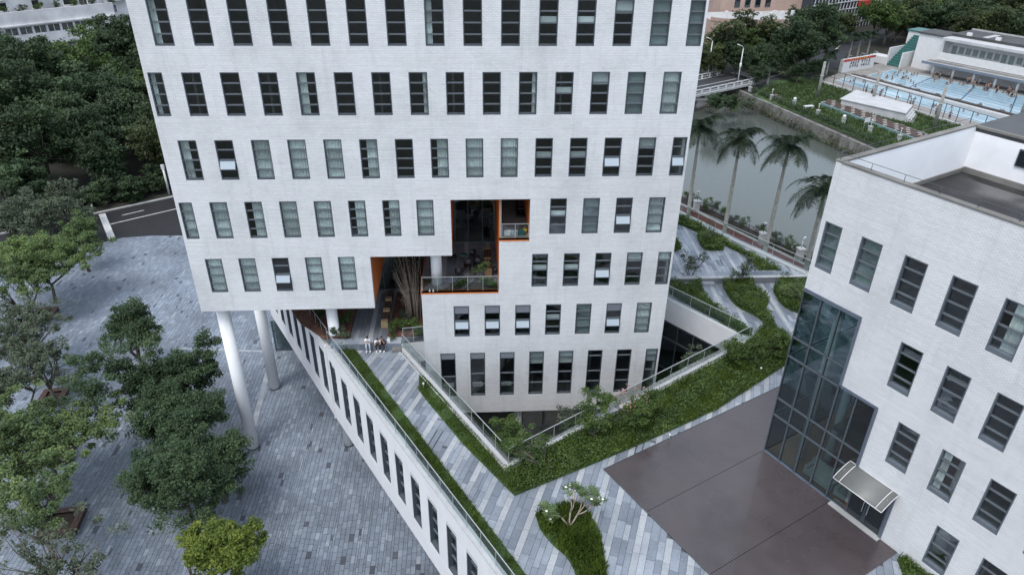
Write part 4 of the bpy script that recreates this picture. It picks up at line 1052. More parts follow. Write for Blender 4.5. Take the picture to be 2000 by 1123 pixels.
bed(right_part, ZD, 520, .30, m_grass, 3, lab='long bed of deep green grass, running from the corner to the glass hall', leaf=(260, .11, m_leaf_sh))
bed([(1048, 1010), (1052, 1003), (1105, 982), (1132, 984), (1158, 1012), (1173, 1045), (1182, 1100), (1186, 1140), (1134, 1140), (1110, 1090), (1080, 1065), (1055, 1035)], ZD, 700, .34, m_grass, 4, lab='rounded island of long grass under the frangipani', bw=.014, sm=1)
k1 = lambda p: Z(p, 1290, 370, 5.91); k2 = lambda p: Z(p, 1290, 520, 5.616)
bed(k1([(120, 310), (300, 350), (560, 500), (760, 600), (900, 690), (1050, 770), (1390, 935), (1130, 935), (1060, 850), (960, 760), (820, 690), (640, 600), (430, 500), (225, 410), (120, 400)]), ZU, 260, .38, m_hedge, 5, 'hedge', 'low bright hedge along the canal side railing', leaf=(420, .12, m_hedge))
bed(k1([(415, 530), (470, 520), (560, 570), (740, 680), (720, 710), (520, 710), (460, 650)]), ZU, 260, .35, m_hedge, 6, 'hedge', 'small triangular hedge island on the upper terrace', leaf=(420, .12, m_hedge), sm=1)
bed(k1([(120, 560), (195, 600), (240, 690), (170, 715), (100, 715)]), ZU, 260, .35, m_hedge, 7, 'hedge', 'hedge corner showing just past the tower wall', leaf=(400, .12, m_hedge))
bed(k2([(115, 150), (400, 150), (520, 400), (720, 540), (990, 730), (1000, 765), (870, 775), (500, 545), (100, 300)]), ZD, 260, .42, m_hedge, 8, 'ground_cover', 'green planting behind the courtyard railing', leaf=(360, .13, m_leaf_sh))
bed(k2([(660, 180), (760, 120), (1030, 130), (1000, 240), (1150, 330), (1185, 420), (1130, 460), (1260, 670), (1160, 650), (1060, 560), (960, 510), (860, 460), (770, 380)]), ZD, 260, .45, m_hedge, 9, 'ground_cover', 'winding middle bed below the terrace step', leaf=(380, .13, m_leaf_sh), sm=1)
bed(k2([(1240, 140), (1640, 130), (1640, 330), (1560, 520), (1500, 520), (1330, 440), (1215, 250), (1330, 215)]), ZD, 260, .45, m_hedge, 10, 'ground_cover', 'right bed of dense green, against the hall corner', leaf=(380, .13, m_leaf_sh), sm=1)
bed([(1752, 1093), (1765, 1090), (1830, 1140), (1770, 1140)], ZD, 500, .3, m_grass, 11, lab='scrap of grass at the foot of the hall wall, lower right', leaf=(200, .1, m_leaf_sh))
bed([(662, 675), (695, 675), (696, 684), (668, 686)], ZD, 300, .42, m_hedge, 12, 'hedge', 'clipped dark hedge at the foot of the terrace steps', leaf=(700, .09, m_leaf_sh))
# curb and pebbles around the void
def ribbon(pts, o1, o2, z0, z1):
    mb = MB(); n = len(pts); off = []
    for i, p in enumerate(pts):
        a = np.array(pts[max(i-1, 0)]); b = np.array(pts[min(i+1, n-1)]); p = np.array(p)
        if 0 < i < n-1:
            d1 = (p-a)/np.hypot(*(p-a)); d2 = (b-p)/np.hypot(*(b-p)); n1 = np.array([-d1[1], d1[0]]); n2 = np.array([-d2[1], d2[0]]); nn_ = n1+n2; nn_ /= (nn_@n1)
        else: d1 = (b-a)/np.hypot(*(b-a)); nn_ = np.array([-d1[1], d1[0]])
        off.append((tuple(p+nn_*o1), tuple(p+nn_*o2)))
    for i in range(n-1): mb.prism([off[i][0], off[i+1][0], off[i+1][1], off[i][1]], z0, z1)
    return mb
VP = [VA, VC, VD, VE]
sgn = -1 if True else 1
# offsets to the outside of the void (right hand side of the path VA->VC is the deck)
cb = ribbon([VA, VC, VD], -.22, .03, ZD-.05, 9.56).obj('curb', m_curb); tag(cb, kind='structure')
cb2 = ribbon([VA, VC, VD], -.40, -.33, ZD-.05, 9.50).obj('curb', m_curb); tag(cb2, kind='structure')
def pebbles(P, n, seed, s=.045, z=ZD):
    rs = np.random.default_rng(seed); q = scatter(P, n, rs); V = []; Fq = []
    base = np.array([(1, 0, 0), (0, 1, 0), (-1, 0, 0), (0, -1, 0), (0, 0, .8)])
    V = np.zeros((n, 5, 3))
    for i in range(5): V[:, i, :] = base[i]*s
    sc = (.6+.9*rs.random((n, 1, 1))); V *= sc; a = rs.random(n)*6.28; c, s_ = np.cos(a)[:, None], np.sin(a)[:, None]
    X = V[:, :, 0]*c-V[:, :, 1]*s_; Y = V[:, :, 0]*s_+V[:, :, 1]*c; V[:, :, 0] = X+q[:, 0][:, None]; V[:, :, 1] = Y+q[:, 1][:, None]; V[:, :, 2] += z+.0
    f = np.array([(0, 1, 4), (1, 2, 4), (2, 3, 4), (3, 0, 4)]); F_ = (np.arange(n)[:, None, None]*5+f[None]).reshape(-1, 3)
    o = link(bpy.data.objects.new('pebbles', npmesh('pebbles', V.reshape(-1, 3), F_, m_peb))); return tag(o, 'loose white pebbles lining the curb of the sunken courtyard', 'pebbles', kind='stuff')
m_peb = stone('pebble_stone', [(0, (.06, .06, .06)), (.35, (.22, .22, .215)), (1, (.42, .415, .41))], .6, .1)
pebL = [(779, 679), (788, 676), (985, 900), (992, 912), (985, 918), (967, 897), (934, 857), (889, 808), (857, 766), (819, 727)]
pebR = [(992, 912), (998, 900), (1330, 722), (1440, 668), (1445, 678), (1340, 738), (1200, 806), (1010, 908)]
for P_, n_, s_ in ((pebL, 5200, 41), (pebR, 7000, 42)):
    P2 = poly(P_, ZD); tag(MB().prism(P2, ZD-.02, ZD+.03).obj('pebble_bed', m_pebble), kind='structure'); pebbles(P2, n_, s_, .05, ZD+.03)
# pebbles at the recess glass
P2 = [TW.w(-9.6, 6.6), TW.w(-6.0, 6.6), TW.w(-6.0, 6.98), TW.w(-9.6, 6.98)]
tag(pebbles(P2, 700, 43, .05, ZU), 'grey gravel strip before the glass at the back of the covered terrace', 'gravel')

# --- railings
railing([RB.w(0, .18), RB.w(24, .18)], 9.6, 1.02, 1.3, 'long glass railing on the outer edge of the podium roof', rail=m_steel)
railing([RB2.w(1, .18), RB2.w(L2, .18)], 9.6, 1.2, 1.2, 'glass railing on the podium edge beneath the raised tower')
railing([TW.w(-5.9, .06), TW.w(-7.25, -.1)], 9.97, 1.1, .7, 'short glass railing between the tower corner and the steps')
railing([VA, VC], 9.56, 1.05, 1.3, 'glass railing along the left side of the sunken courtyard', rail=m_steel)
railing([VC, VD], 9.56, 1.05, 1.6, 'glass railing along the near side of the courtyard, beside the flowering shrubs')
railing([VD, tuple(np.array(VE)*.998+np.array(VD)*.002)], 9.62, 1.05, 1.6, 'glass railing above the grey fascia at the far side of the courtyard')
railing([EE(-14), stepE, EE(math.dist(E0, stepE)+6)], 9.98, 1.1, 2.0, 'steel and glass railing on the canal side of the upper terrace')
railing([TW.w(-5.82, .22), TW.w(-.9, .22)], 13.66, 1.05, .98, 'glass railing of the wide upper recess in the tower')
railing([TW.w(-.66, .22), TW.w(1.0, .22)], 17.42, .98, .85, 'short glass railing of the small square recess')
cbw = ribbon([EE(-16), EE(26)], -.35, .25, 9.9, 10.02).obj('curb', m_curb); tag(cbw, kind='structure')

# --- shrubs and small trees on the deck
def shrub(name, u, v, zg, zc, h, rx, rz, nc, lp, ls, leaf, lab, cat='shrub', tr=.05, seed=0, group=None, br=24, base=None, cr=.28, fork=.2):
    x, y = base if base else at(u, v, zg)
    ms = tree_meshes(300+seed, h, rx, rx*.9, rz, nc, lp, ls, cr, leaf, tr, fork, 5, .35, zc=zc, sparse_br=br); return plant(name, ms, x, y, zg, lab, cat, group)
cm_ = shrub('crape_myrtle', 1238, 832, ZD, 1.75, 2.7, 1.15, .95, 60, 100, .11, m_leaf_sh, 'round crape myrtle with pink flowers leaning over the courtyard railing', 'shrub', .05, 1)
rs = np.random.default_rng(5); C_ = rs.normal(size=(420, 3)); C_ /= np.linalg.norm(C_, axis=1)[:, None]; C_ = C_*np.array([1.1, 1.0, .95])*(.85+.25*rs.random(420))[:, None]; C_ = C_[C_[:, 2] > -.1]+np.array([-.2, 0, 1.8]); C_ = C_[C_[:, 0] < .6][::2]
V, Q = leafquads(C_, .13, rs); inst('blossom', npmesh('blossom', V, Q, m_flow), cm_)
shrub('shrub', 1168, 856, ZD, 1.6, 2.5, 1.3, .85, 55, 70, .11, m_leaf_sh, 'airy green shrub between the two courtyard corners, left of the flowering one', seed=2)
shrub('shrub', 1055, 905, ZD, .95, 1.6, 1.25, .7, 50, 75, .11, m_leaf_sh, 'low spreading dark shrub at the pointed corner of the courtyard', seed=3)
shrub('shrub', 1438, 712, ZD, 1.3, 2.2, 1.5, .8, 60, 90, .11, m_leaf_sh, 'wide dark shrub on the grass where two railings meet', seed=4)
shrub('shrub', 1508, 690, ZD, 1.0, 2.0, 1.05, .95, 70, 110, .11, m_leaf_sh, 'dense rounded bush next to the hall corner glass', seed=5)
shrub('shrub', 1345, 545, ZD, 1.7, 2.4, .95, .75, 34, 55, .10, m_leaf_gry, 'thin grey green shrub with pale stem at the terrace step by the tower', seed=6)
shrub('shrub', 1452, 555, ZD, 1.2, 2.0, .75, .8, 30, 55, .11, m_leaf_gry, 'pale bush straddling the middle of the terrace step', seed=7)
shrub('shrub', 1388, 472, ZU, 1.5, 2.2, 1.0, .6, 14, 12, .10, m_leaf_gry, 'nearly bare little tree in the triangular hedge island', seed=8)
shrub('shrub', 1550, 590, ZD, 1.0, 1.7, .8, .6, 30, 60, .11, m_leaf_airy, 'olive green bush in the right bed by the hall', seed=9)
# trees growing up from the sunken courtyard
def ctree(u, v, zc, rx, rz, nc, lp, lm, lab, seed, ls=.13, br=30):
    x, y = at(u, v, zc); plant('courtyard_tree', tree_meshes(400+seed, zc+rz, rx, rx, rz, nc, lp, ls, .36, lm, .11, .45, 5, .35, zc=zc, sparse_br=br), x, y, 0, lab, 'tree', None)
ctree(1003, 858, 7.6, 1.35, 1.3, 60, 110, m_leaf_sh, 'round green tree rising from the pointed end of the courtyard', 1)
ctree(1145, 815, 7.4, 1.2, 1.2, 40, 70, m_leaf_gry, 'green tree rising in front of the ground floor windows', 2)
ctree(1355, 712, 7.2, 1.7, 1.2, 52, 50, m_leaf_gry, 'greyish twiggy tree in the courtyard beside the tower corner', 3, br=45)
# frangipani
x, y = at(1112, 1030, ZD)
fp = empty('frangipani', (x, y, ZD+.05), 0, 'white flowered frangipani with forked bare branches on the grass island', 'shrub')
rg = random.Random(8); tips = []; mb = MB()
def grow(p, d, L, r, k):
    q = p + d*L; mb.tube([p, (p+q)/2+Vector((rg.uniform(-.04, .04), rg.uniform(-.04, .04), 0)), q], [r, r*.85, r*.72], 6)
    if k == 0: tips.append((q, d)); return
    for j in range(2 + (rg.random() < .4)):
        a = Vector((rg.uniform(-1, 1), rg.uniform(-1, 1), rg.uniform(-.1, .5))).normalized(); grow(q, (d*1.0+a*.75).normalized(), L*rg.uniform(.68, .88), r*.7, k-1)
for a in (Vector((-.55, .1, .75)), Vector((.5, .35, .8)), Vector((.05, .5, .85))): grow(Vector((0, 0, 0)), a.normalized(), .72, .05, 3)
mb.obj('trunk', m_twig, fp)
V = []; 
rs = np.random.default_rng(9); pts = []; 
mbl = MB(); mbf = MB()
for q, d in tips:
    for j in range(8):
        a = j*.785+rg.random()*.5; dr = Vector((math.cos(a), math.sin(a), .25)).normalized(); sd_ = Vector((-math.sin(a), math.cos(a), 0)); L = rg.uniform(.22, .34)
        mbl.add([q, q+dr*L*.5+sd_*.045, q+dr*L, q+dr*L*.5-sd_*.045], [(0, 1, 2, 3)])
    if rg.random() < .3:
        for j in range(5):
            a = j*1.257; dr = Vector((math.cos(a), math.sin(a), .3)).normalized(); c = q+Vector((0, 0, .07)); sd_ = Vector((-math.sin(a), math.cos(a), 0))
            mbf.add([c, c+dr*.04+sd_*.025, c+dr*.08, c+dr*.04-sd_*.025], [(0, 1, 2, 3)])
mbl.obj('leaves', m_leaf_airy, fp); mbf.obj('blossom', m_floww, fp)

# --- covered terrace: mulch, shrubs, bamboo, block seats
def tmulch(P, lab): tag(MB().prism([TW.w(*p) for p in P], ZU-.02, ZU+.05).obj('planting_soil', m_mulch), kind='structure')
tmulch([(-14.6, 2.5), (-12.65, .5), (-10.95, .5), (-10.95, 6.8), (-17, 6.8)], ''); tmulch([(-8.4, .55), (-5.92, .55), (-5.92, 6.5), (-8.2, 6.5)], '')
for i, (X_, Y_, s_, lm, lab) in enumerate(((-11.6, .9, .55, m_leaf_gry, 'tufted pale grass clump at the foot of the round column'), (-11.25, 2.2, .6, m_leaf_sh, 'dark fern bank beside the column on the covered terrace'), (-13.4, 3.4, .5, m_leaf_sh, 'dark low shrub behind the podium railing under the tower'),
        (-8.0, .95, .55, m_leaf_sh, 'green shrub beside the lowest block seat'), (-7.2, 1.3, .75, m_leaf_sh, 'leafy shrub against the short glass railing'), (-6.5, 1.0, .6, m_leaf_sh, 'small shrub at the tower corner by the steps'), (-7.4, 2.6, .6, m_leaf_gry, 'pale twiggy shrub behind the block seats'))):
    ms = tree_meshes(500+i, 1.0, s_, s_, .42, 16, 70, .11, .22, lm, .02, .2, 4, .2, zc=.5, sparse_br=8); X, Y = TW.w(X_, Y_); plant('shrub', ms, X, Y, ZU, lab, 'shrub', None)
bb = emptyf('bamboo_clump', TW, -6.7, 2.6, ZU, 'dry clump of tall bare bamboo canes in the gap of the tower', 'bamboo')
rg = random.Random(3); mb = MB()
for i in range(44):
    a = rg.uniform(-.35, .55); b_ = rg.uniform(-.9, 1.2); h_ = rg.uniform(3.0, 5.9); k_ = rg.uniform(-1, 1); lx = (a-.15)*1.1+k_*.35-.15; ly = rg.uniform(-.6, .3)
    if a+lx > .74: lx = .74-a
    mb.tube([(a, b_, 0), (a+lx*.25, b_+ly*.3, h_*.5), (a+lx, b_+ly, h_)], [.017, .014, .006], 4)
    for j in range(5):
        t = rg.uniform(.35, .95); q = Vector((a+lx*t, b_+ly*t, h_*t)); mb.tube([q, q+Vector((rg.uniform(-.35, .25), rg.uniform(-.2, .2), rg.uniform(.15, .5)))], .005, 3)
mb.obj('canes', m_twig, bb)
for i, (Y_, z_) in enumerate(((5.6, 0), (4.1, 0), (2.6, 0))):
    t_ = emptyf('block_seat', TW, -8.68, Y_, ZU, ['rearmost', 'middle', 'nearest'][i]+' dark timber bench with a pale block end on the covered terrace', 'bench', 'benches on the covered terrace')
    MB().box(-.22, .22, -.55, .55, .02, .42).obj('seat', m_wood, t_); MB().box(-.23, .23, -.95, -.56, .02, .5).obj('end_block', m_woodl, t_)
t_ = emptyf('bench', TW, -1.48, 3.9, 13.6, 'long timber bench with pale block ends in the upper recess', 'bench')
for j in range(3): MB().box(-.24+j*.165, -.09+j*.165, -1.5, 1.5, .38, .44).obj('slat', m_wood, t_)
for yy in (-1.7, 0, 1.55): MB().box(-.24, .24, yy, yy+.25, .02, .46).obj('block', m_woodl, t_)
# chairs and table on the upper recess
def chair(fr, X_, Y_, z, rz, lab, mt):
    t_ = emptyf('tub_chair', fr, X_, Y_, z, lab, 'chair', 'black chairs in the upper recess'); t_.rotation_euler.z = fr.a+rz
    mb = MB(); n_ = 12; vs_ = []; fs_ = []
    for i in range(n_+1):
        a = math.pi*(1.0*i/n_); hh2 = .26+.16*math.sin(a)
        for r_, zz in ((.27, .42), (.30, .42+hh2), (.27, .42+hh2), (.245, .44)): vs_.append((r_*math.cos(a), r_*math.sin(a), zz))
    for i in range(n_): 
        for j in range(3): fs_.append((4*i+j, 4*i+4+j, 4*i+5+j, 4*i+1+j))
    MB().add(vs_, fs_, True).obj('backrest', mt, t_); MB().cyl(0, .0, .38, .44, .26, 18).obj('seat', mt, t_)
    for sx__, sy in ((-1, -1), (1, -1), (-1, 1), (1, 1)): MB().tube([(sx__*.14, sy*.14, .4), (sx__*.22, sy*.22, 0)], .016, 6).obj('leg', mt, t_)
for X_, Y_, rz, lab in ((-3.85, 4.4, R(60), 'black chair left of the teal table in the recess'), (-2.55, 4.5, R(-60), 'black chair right of the teal table in the recess'), (-2.3, 3.7, R(-100), 'black chair facing away, nearest to the bench'),
        (-3.45, 2.1, R(170), 'black chair alone, nearest to the railing on the left'), (-2.85, 2.9, R(10), 'black chair tucked behind the small green shrub'), (-2.15, 3.1, R(-30), 'black chair at the right end of the cluster'), (-.95, 2.6, R(-90), 'black chair half hidden at the right orange wall')):
    chair(TW, X_, Y_, 13.6, rz, lab, m_black)
t_ = emptyf('side_table', TW, -3.15, 4.45, 13.6, 'small round teal table among the black chairs', 'table')
MB().cyl(0, 0, .5, .54, .27, 20).obj('tabletop', m_teal, t_)
for k in range(3): MB().tube([(.1*math.cos(k*2.1), .1*math.sin(k*2.1), .5), (.24*math.cos(k*2.1), .24*math.sin(k*2.1), 0)], .015, 6).obj('leg', m_black, t_)
tag(MB().prism([TW.w(*p) for p in ((-5.8, .35), (-.9, .35), (-.9, 1.25), (-4.2, 1.35), (-5.8, 1.9))], 13.58, 13.66).obj('planting_soil', m_soil), kind='structure')
for i, (X_, Y_, s_, h_, lm, lab) in enumerate(((-2.5, 1.5, .55, 1.5, m_leaf_airy, 'light green shrub in the middle of the recess planting'), (-1.6, .8, .45, .7, m_leaf_lit, 'bright low plant at the right end of the recess planting'), (-3.2, .8, .4, .6, m_leaf_sh, 'low dark plant behind the upper recess railing'), (-1.15, .7, .35, .6, m_leaf_lit, 'bright green plant in the corner by the orange wall'))):
    X, Y = TW.w(X_, Y_); plant('shrub', tree_meshes(540+i, h_, s_, s_*.8, h_*.4, 16, 60, .10, .2, lm, .02, .2, 4, .2, zc=h_*.6, sparse_br=10), X, Y, 13.62, lab, 'shrub')
# things in the small recess
t_ = emptyf('exercise_machine', TW, .75, 4.0, 17.41, 'dark exercise machine in the small square recess', 'machine')
MB().box(-.3, .3, -.7, .7, .05, .18).obj('base', m_black, t_); MB().tube([(-.2, .5, .1), (-.2, .6, 1.2), (.2, .6, 1.2), (.2, .5, .1)], .035, 6).obj('frame', m_black, t_); MB().box(-.2, .2, -.5, -.1, .5, .6).obj('seat', m_black, t_); MB().tube([(0, -.3, .1), (0, -.3, .5)], .03, 6).obj('post', m_black, t_); MB().tube([(-.35, .55, 1.1), (.35, .55, 1.1)], .03, 6).obj('handle', m_steel, t_)
for i, (X_, m_, lab) in enumerate(((-.3, m_clothw, 'white crate on the floor of the small recess'), (.15, m_clothg, 'grey crate between two others in the small recess'), (.6, m_teal, 'teal crate on the floor of the small recess'))):
    t_ = emptyf('crate', TW, X_, .75, 17.41, lab, 'crate'); mb = MB(); mb.box(-.2, .2, -.13, -.11, 0, .25).box(-.2, .2, .11, .13, 0, .25).box(-.2, -.18, -.11, .11, 0, .25).box(.18, .2, -.11, .11, 0, .25).box(-.18, .18, -.11, .11, 0, .03); mb.obj('tray', m_, t_); MB().box(-.21, .21, -.14, .14, .25, .27).obj('lid', m_, t_)
t_ = emptyf('bucket', TW, .85, .95, 17.68, 'yellow bucket at the right of the small recess', 'bucket')
t_.location.z = 17.41; MB().tube([(0, 0, 0), (0, 0, .3)], [.1, .14], 16).obj('body', m_yellow, t_); MB().tube([(-.14, 0, .3), (-.1, 0, .42), (.1, 0, .42), (.14, 0, .3)], .01, 5).obj('handle', m_steel, t_)
for i, X_ in enumerate((-5.35, -5.12)):
    t_ = emptyf('shoe', TW, X_, .33, 13.66, 'white shoe on the orange sill, %s of the pair' % ('left' if i == 0 else 'right'), 'shoe'); MB().tube([(0, -.1, .04), (0, 0, .05), (0, .12, .035)], [.035, .05, .035], 8).obj('upper', m_clothw, t_); MB().box(-.045, .045, -.13, .15, 0, .02).obj('sole', m_clothw, t_)

# --- people
def skin_obj(name, parent, pts, edges, radii, mat, root=0, sub=1):
    me = bpy.data.meshes.new(name); me.from_pydata([tuple(p) for p in pts], edges, []); me.materials.append(mat)
    o = bpy.data.objects.new(name, me); link(o, parent)
    if not me.skin_vertices: 
        bpy.context.view_layer.objects.active = o
    md = o.modifiers.new('skin', 'SKIN'); md.use_smooth_shade = True
    for i, r_ in enumerate(radii): me.skin_vertices[0].data[i].radius = (r_, r_) if not hasattr(r_, '__len__') else r_; me.skin_vertices[0].data[i].use_root = (i == root)
    s_ = o.modifiers.new('sub', 'SUBSURF'); s_.levels = sub; s_.render_levels = sub
    return o
def apply_mods():
    dg = bpy.context.evaluated_depsgraph_get()
    for o in [o for o in bpy.data.objects if o.type == 'MESH' and o.modifiers]:
        ev = o.evaluated_get(dg); me = bpy.data.meshes.new_from_object(ev); 
        o.modifiers.clear(); me.name = o.name; o.data = me
def person_seated(X_, Y_, zseat, rz, label, top, trous, lean=.25, hands='knees', group=None, headdown=.0):
    t_ = emptyf('person', TW, X_, Y_, zseat, label, 'person', group); t_.rotation_euler.z = TW.a + rz; t_.scale = (.86,)*3
    # local: facing -y, hips at origin height .1; feet on the deck .53 lower
    hz = .10; dz = -.50; sh = Vector((0, -.44*lean-.02, hz+.47)); nk = sh+Vector((0, -.05*lean, .10)); hd = nk+Vector((0, -.03-.09*headdown, .13-.03*headdown))
    P = {}; names_ = []
    def a(n, p): P[n] = len(names_); names_.append(tuple(p)); return P[n]
    a('hip', (0, 0, hz)); a('waist', (0, -.2*lean, hz+.2)); a('chest', (0, -.38*lean, hz+.38)); a('neck', nk); a('head', hd); a('crown', hd+Vector((0, .005, .09)))
    E_ = [(0, 1), (1, 2), (2, 3), (3, 4), (4, 5)]; rad = [.13, .115, .13, .05, .085, .065]
    hip_sp, kn_sp, ft_sp = .09, .14, .12
    elbows = []
    for s_ in (-1, 1):
        b0 = len(names_)
        kn = Vector((s_*kn_sp, -.44, hz-.0)); ft = Vector((s_*ft_sp, -.36, dz+.07)); toe = Vector((s_*ft_sp*1.2, -.52, dz+.04))
        names_.extend([(s_*hip_sp, -.06, hz-.02), tuple(kn), tuple(ft), tuple(toe)]); E_ += [(0, b0), (b0, b0+1), (b0+1, b0+2), (b0+2, b0+3)]; rad += [.09, .062, .038, .035]
        b1 = len(names_); S_ = sh+Vector((s_*.17, 0, -.02))
        if hands == 'chin': el = Vector((s_*.16, -.36, hz+.13)); ha = Vector((s_*.05, hd.y-.05, hd.z-.12))
        elif hands == 'front': el = Vector((s_*.2, sh.y-.05, hz+.2)); ha = Vector((s_*.05, sh.y-.27, hz+.27))
        else: el = Vector((s_*.22, sh.y-.12, hz+.2)); ha = Vector((s_*.1, -.42, hz+.12))
        names_.extend([tuple(S_), tuple(el), tuple(ha)]); E_ += [(2, b1), (b1, b1+1), (b1+1, b1+2)]; rad += [.055, .04, .03]
        elbows.append((S_, el, ha))
        # fingers
        dr = (ha-el).normalized()
        for f in range(4):
            q = ha+dr*(.075+.01*(f % 2))+Vector(((f-1.5)*.018, 0, 0)); names_.append(tuple(q)); E_.append((b1+2, len(names_)-1)); rad.append(.009)
        names_.append(tuple(ha+Vector((-s_*.04, -.01, .03)))); E_.append((b1+2, len(names_)-1)); rad.append(.010)
    skin_obj('body', t_, names_, E_, rad, m_skin)
    # shirt
    S0, e0_, _ = elbows[0]; S1, e1_, _ = elbows[1]
    m0 = (S0*.45+e0_*.55); m1 = (S1*.45+e1_*.55)
    skin_obj('shirt', t_, [(0, .0, hz+.02), names_[1], names_[2], tuple(S0), tuple(m0), tuple(S1), tuple(m1), tuple(nk+Vector((0, 0, -.05)))], [(0, 1), (1, 2), (2, 3), (3, 4), (2, 5), (5, 6), (2, 7)], [.15, .14, .15, .078, .062, .078, .062, .06], top)
    pts_ = [(0, 0, hz)]; ed_ = []; rd = [.145]
    for s_ in (-1, 1):
        b0 = len(pts_); pts_ += [(s_*hip_sp, -.06, hz-.02), (s_*kn_sp, -.44, hz), (s_*(ft_sp+.005), -.37, dz+.14)]; ed_ += [(0, b0), (b0, b0+1), (b0+1, b0+2)]; rd += [.105, .08, .058]
    skin_obj('trousers', t_, pts_, ed_, rd, trous)
    for s_ in (-1, 1): MB().tube([(s_*ft_sp, -.32, dz+.04), (s_*ft_sp*1.1, -.44, dz+.05), (s_*ft_sp*1.2, -.56, dz+.03)], [.045, .05, .03], 8).obj('shoe', m_clothw, t_)
    hh_ = MB().ball(tuple(hd+Vector((0, .022, .045))), .098, 14, .95); hh_.obj('hair', m_hair, t_)
    fc = MB(); 
    for s_ in (-1, 1): fc.ball(tuple(hd+Vector((s_*.032, -.082, .02))), .010, 6)
    fc.obj('eyes', m_hair, t_); MB().add([tuple(hd+Vector(q)) for q in ((-.012, -.08, -.005), (.012, -.08, -.005), (0, -.108, -.012), (0, -.078, .03))], [(0, 1, 2), (1, 3, 2), (3, 0, 2)]).obj('nose', m_skin, t_)
    MB().box(-.02, .02, -.085, -.078, -.045, -.038).obj('mouth', m_red, t_, tuple(hd))
    return t_
person_seated(-9.62, -.12, 9.91, R(6), 'person in white top and pale trousers sitting alone on the left of the steps', m_clothw, m_clothg, .55, 'front', 'people sitting on the steps', .4)
person_seated(-9.02, -.12, 9.91, R(14), 'person in white top bending forward over dark trousers in the middle', m_clothw, m_clothb, 1.05, 'knees', 'people sitting on the steps', 1.0)
person_seated(-8.6, -.12, 9.91, R(-8), 'person in black top sitting at the right with chin on hands', m_clothb, m_clothb, .65, 'chin', 'people sitting on the steps', .4)
t_ = emptyf('shoulder_bag', TW, -8.25, -.02, 9.965, 'white shoulder bag next to the person in black', 'bag'); MB().box(-.1, .1, -.06, .06, 0, .22).obj('bag_body', m_clothw, t_); MB().tube([(-.09, 0, .22), (-.04, 0, .38), (.04, 0, .38), (.09, 0, .22)], .01, 5).obj('strap', m_clothw, t_)
# small garden spot lights in the grass
for u, v, lab in ((827, 752, 'small white garden lamp in the grass strip left of the pebbles'), (1486, 722, 'small white garden lamp in the long bed'), (1308, 852, 'small white garden lamp at the bed edge near the brown deck')):
    x, y = at(u, v, ZD+.3); t_ = empty('garden_lamp', (x, y, ZD+.06), 0, lab, 'lamp'); MB().cyl(0, 0, 0, .3, .02, 8).obj('post', m_steel, t_); MB().cyl(0, 0, .3, .42, .06, 12).obj('lamp_head', m_white, t_)
# ------------------------------------------------------------------ canal side
def strip_poly(o1, o2, t0=-75, t1=60): return [NEAR(t0, o1), NEAR(t1, o1), NEAR(t1, o2), NEAR(t0, o2)]
tag(MB().prism(strip_poly(-6, -.0), -.04, .02).obj('pale_verge', m_conc), kind='structure')
tag(MB().prism(strip_poly(0, 1.25), -.04, .03).obj('red_footpath', m_path), kind='structure')
tag(MB().prism(strip_poly(1.25, 1.6), -.04, .14).obj('kerb', m_conc), kind='structure')
tag(MB().prism(strip_poly(1.6, 3.4), -.04, .08).obj('planting_soil', m_soil), kind='structure')
tag(MB().prism(strip_poly(3.4, 3.8), -3.2, .05).obj('canal_wall', m_concd), kind='structure')
fn = empty('iron_fence', (*NEAR(-30, 2.4), .08), math.atan2(ed[1], ed[0]), 'black iron fence between the red footpath and the canal bushes', 'fence')
mb = MB()
pst = MB().box(-.04, .04, -.04, .04, 0, 1.05).mesh('post', m_steeld)
for i in range(36): inst('post', pst, fn, (i*1.5, 0, 0))
mb.box(0, 52, -.02, .02, .95, 1.0).box(0, 52, -.02, .02, .15, .2); mb.obj('rail', m_steeld, fn)
mb = MB()
for i in range(350): mb.box(i*.15-.01, i*.15+.01, -.01, .01, .2, .95)
mb.obj('bars', m_steeld, fn, kind='stuff')
def pillar_lamp(u, v, ut, vt, lab, style=0):
    x, y = at(u, v, 0); t_ = empty('pillar_lamp', (x, y, 0.02), .2, lab, 'lamp', 'lamps on stone pillars by the canal')
    MB().box(-.32, .32, -.32, .32, 0, 1.35).box(-.4, .4, -.4, .4, 1.35, 1.5).obj('pillar', m_conc, t_)
    MB().cyl(0, 0, 1.5, 2.5, .04, 8).obj('post', m_white if style else m_steeld, t_)
    if style: MB().tube([(0, 0, 2.4), (.05, 0, 2.75), (.25, 0, 2.85)], [.06, .06, .1], 8).obj('lamp_head', m_white, t_)
    else: MB().cyl(0, 0, 2.5, 2.75, .1, 12, .26).obj('lamp_head', m_steel, t_)
pillar_lamp(1358.5, 413, 0, 0, 'pillar lamp nearest to the tower on the canal path')
pillar_lamp(1486.5, 477, 0, 0, 'pillar lamp between the second and third palms')
pillar_lamp(1559.5, 508, 0, 0, 'white necked pillar lamp beside the hall corner', 1)
def height_at(x, y, v):
    lo, hi = 0, 30
    for _ in range(40):
        m_ = (lo+hi)/2
        if pix(x, y, m_)[1] > v: lo = m_
        else: hi = m_
    return lo
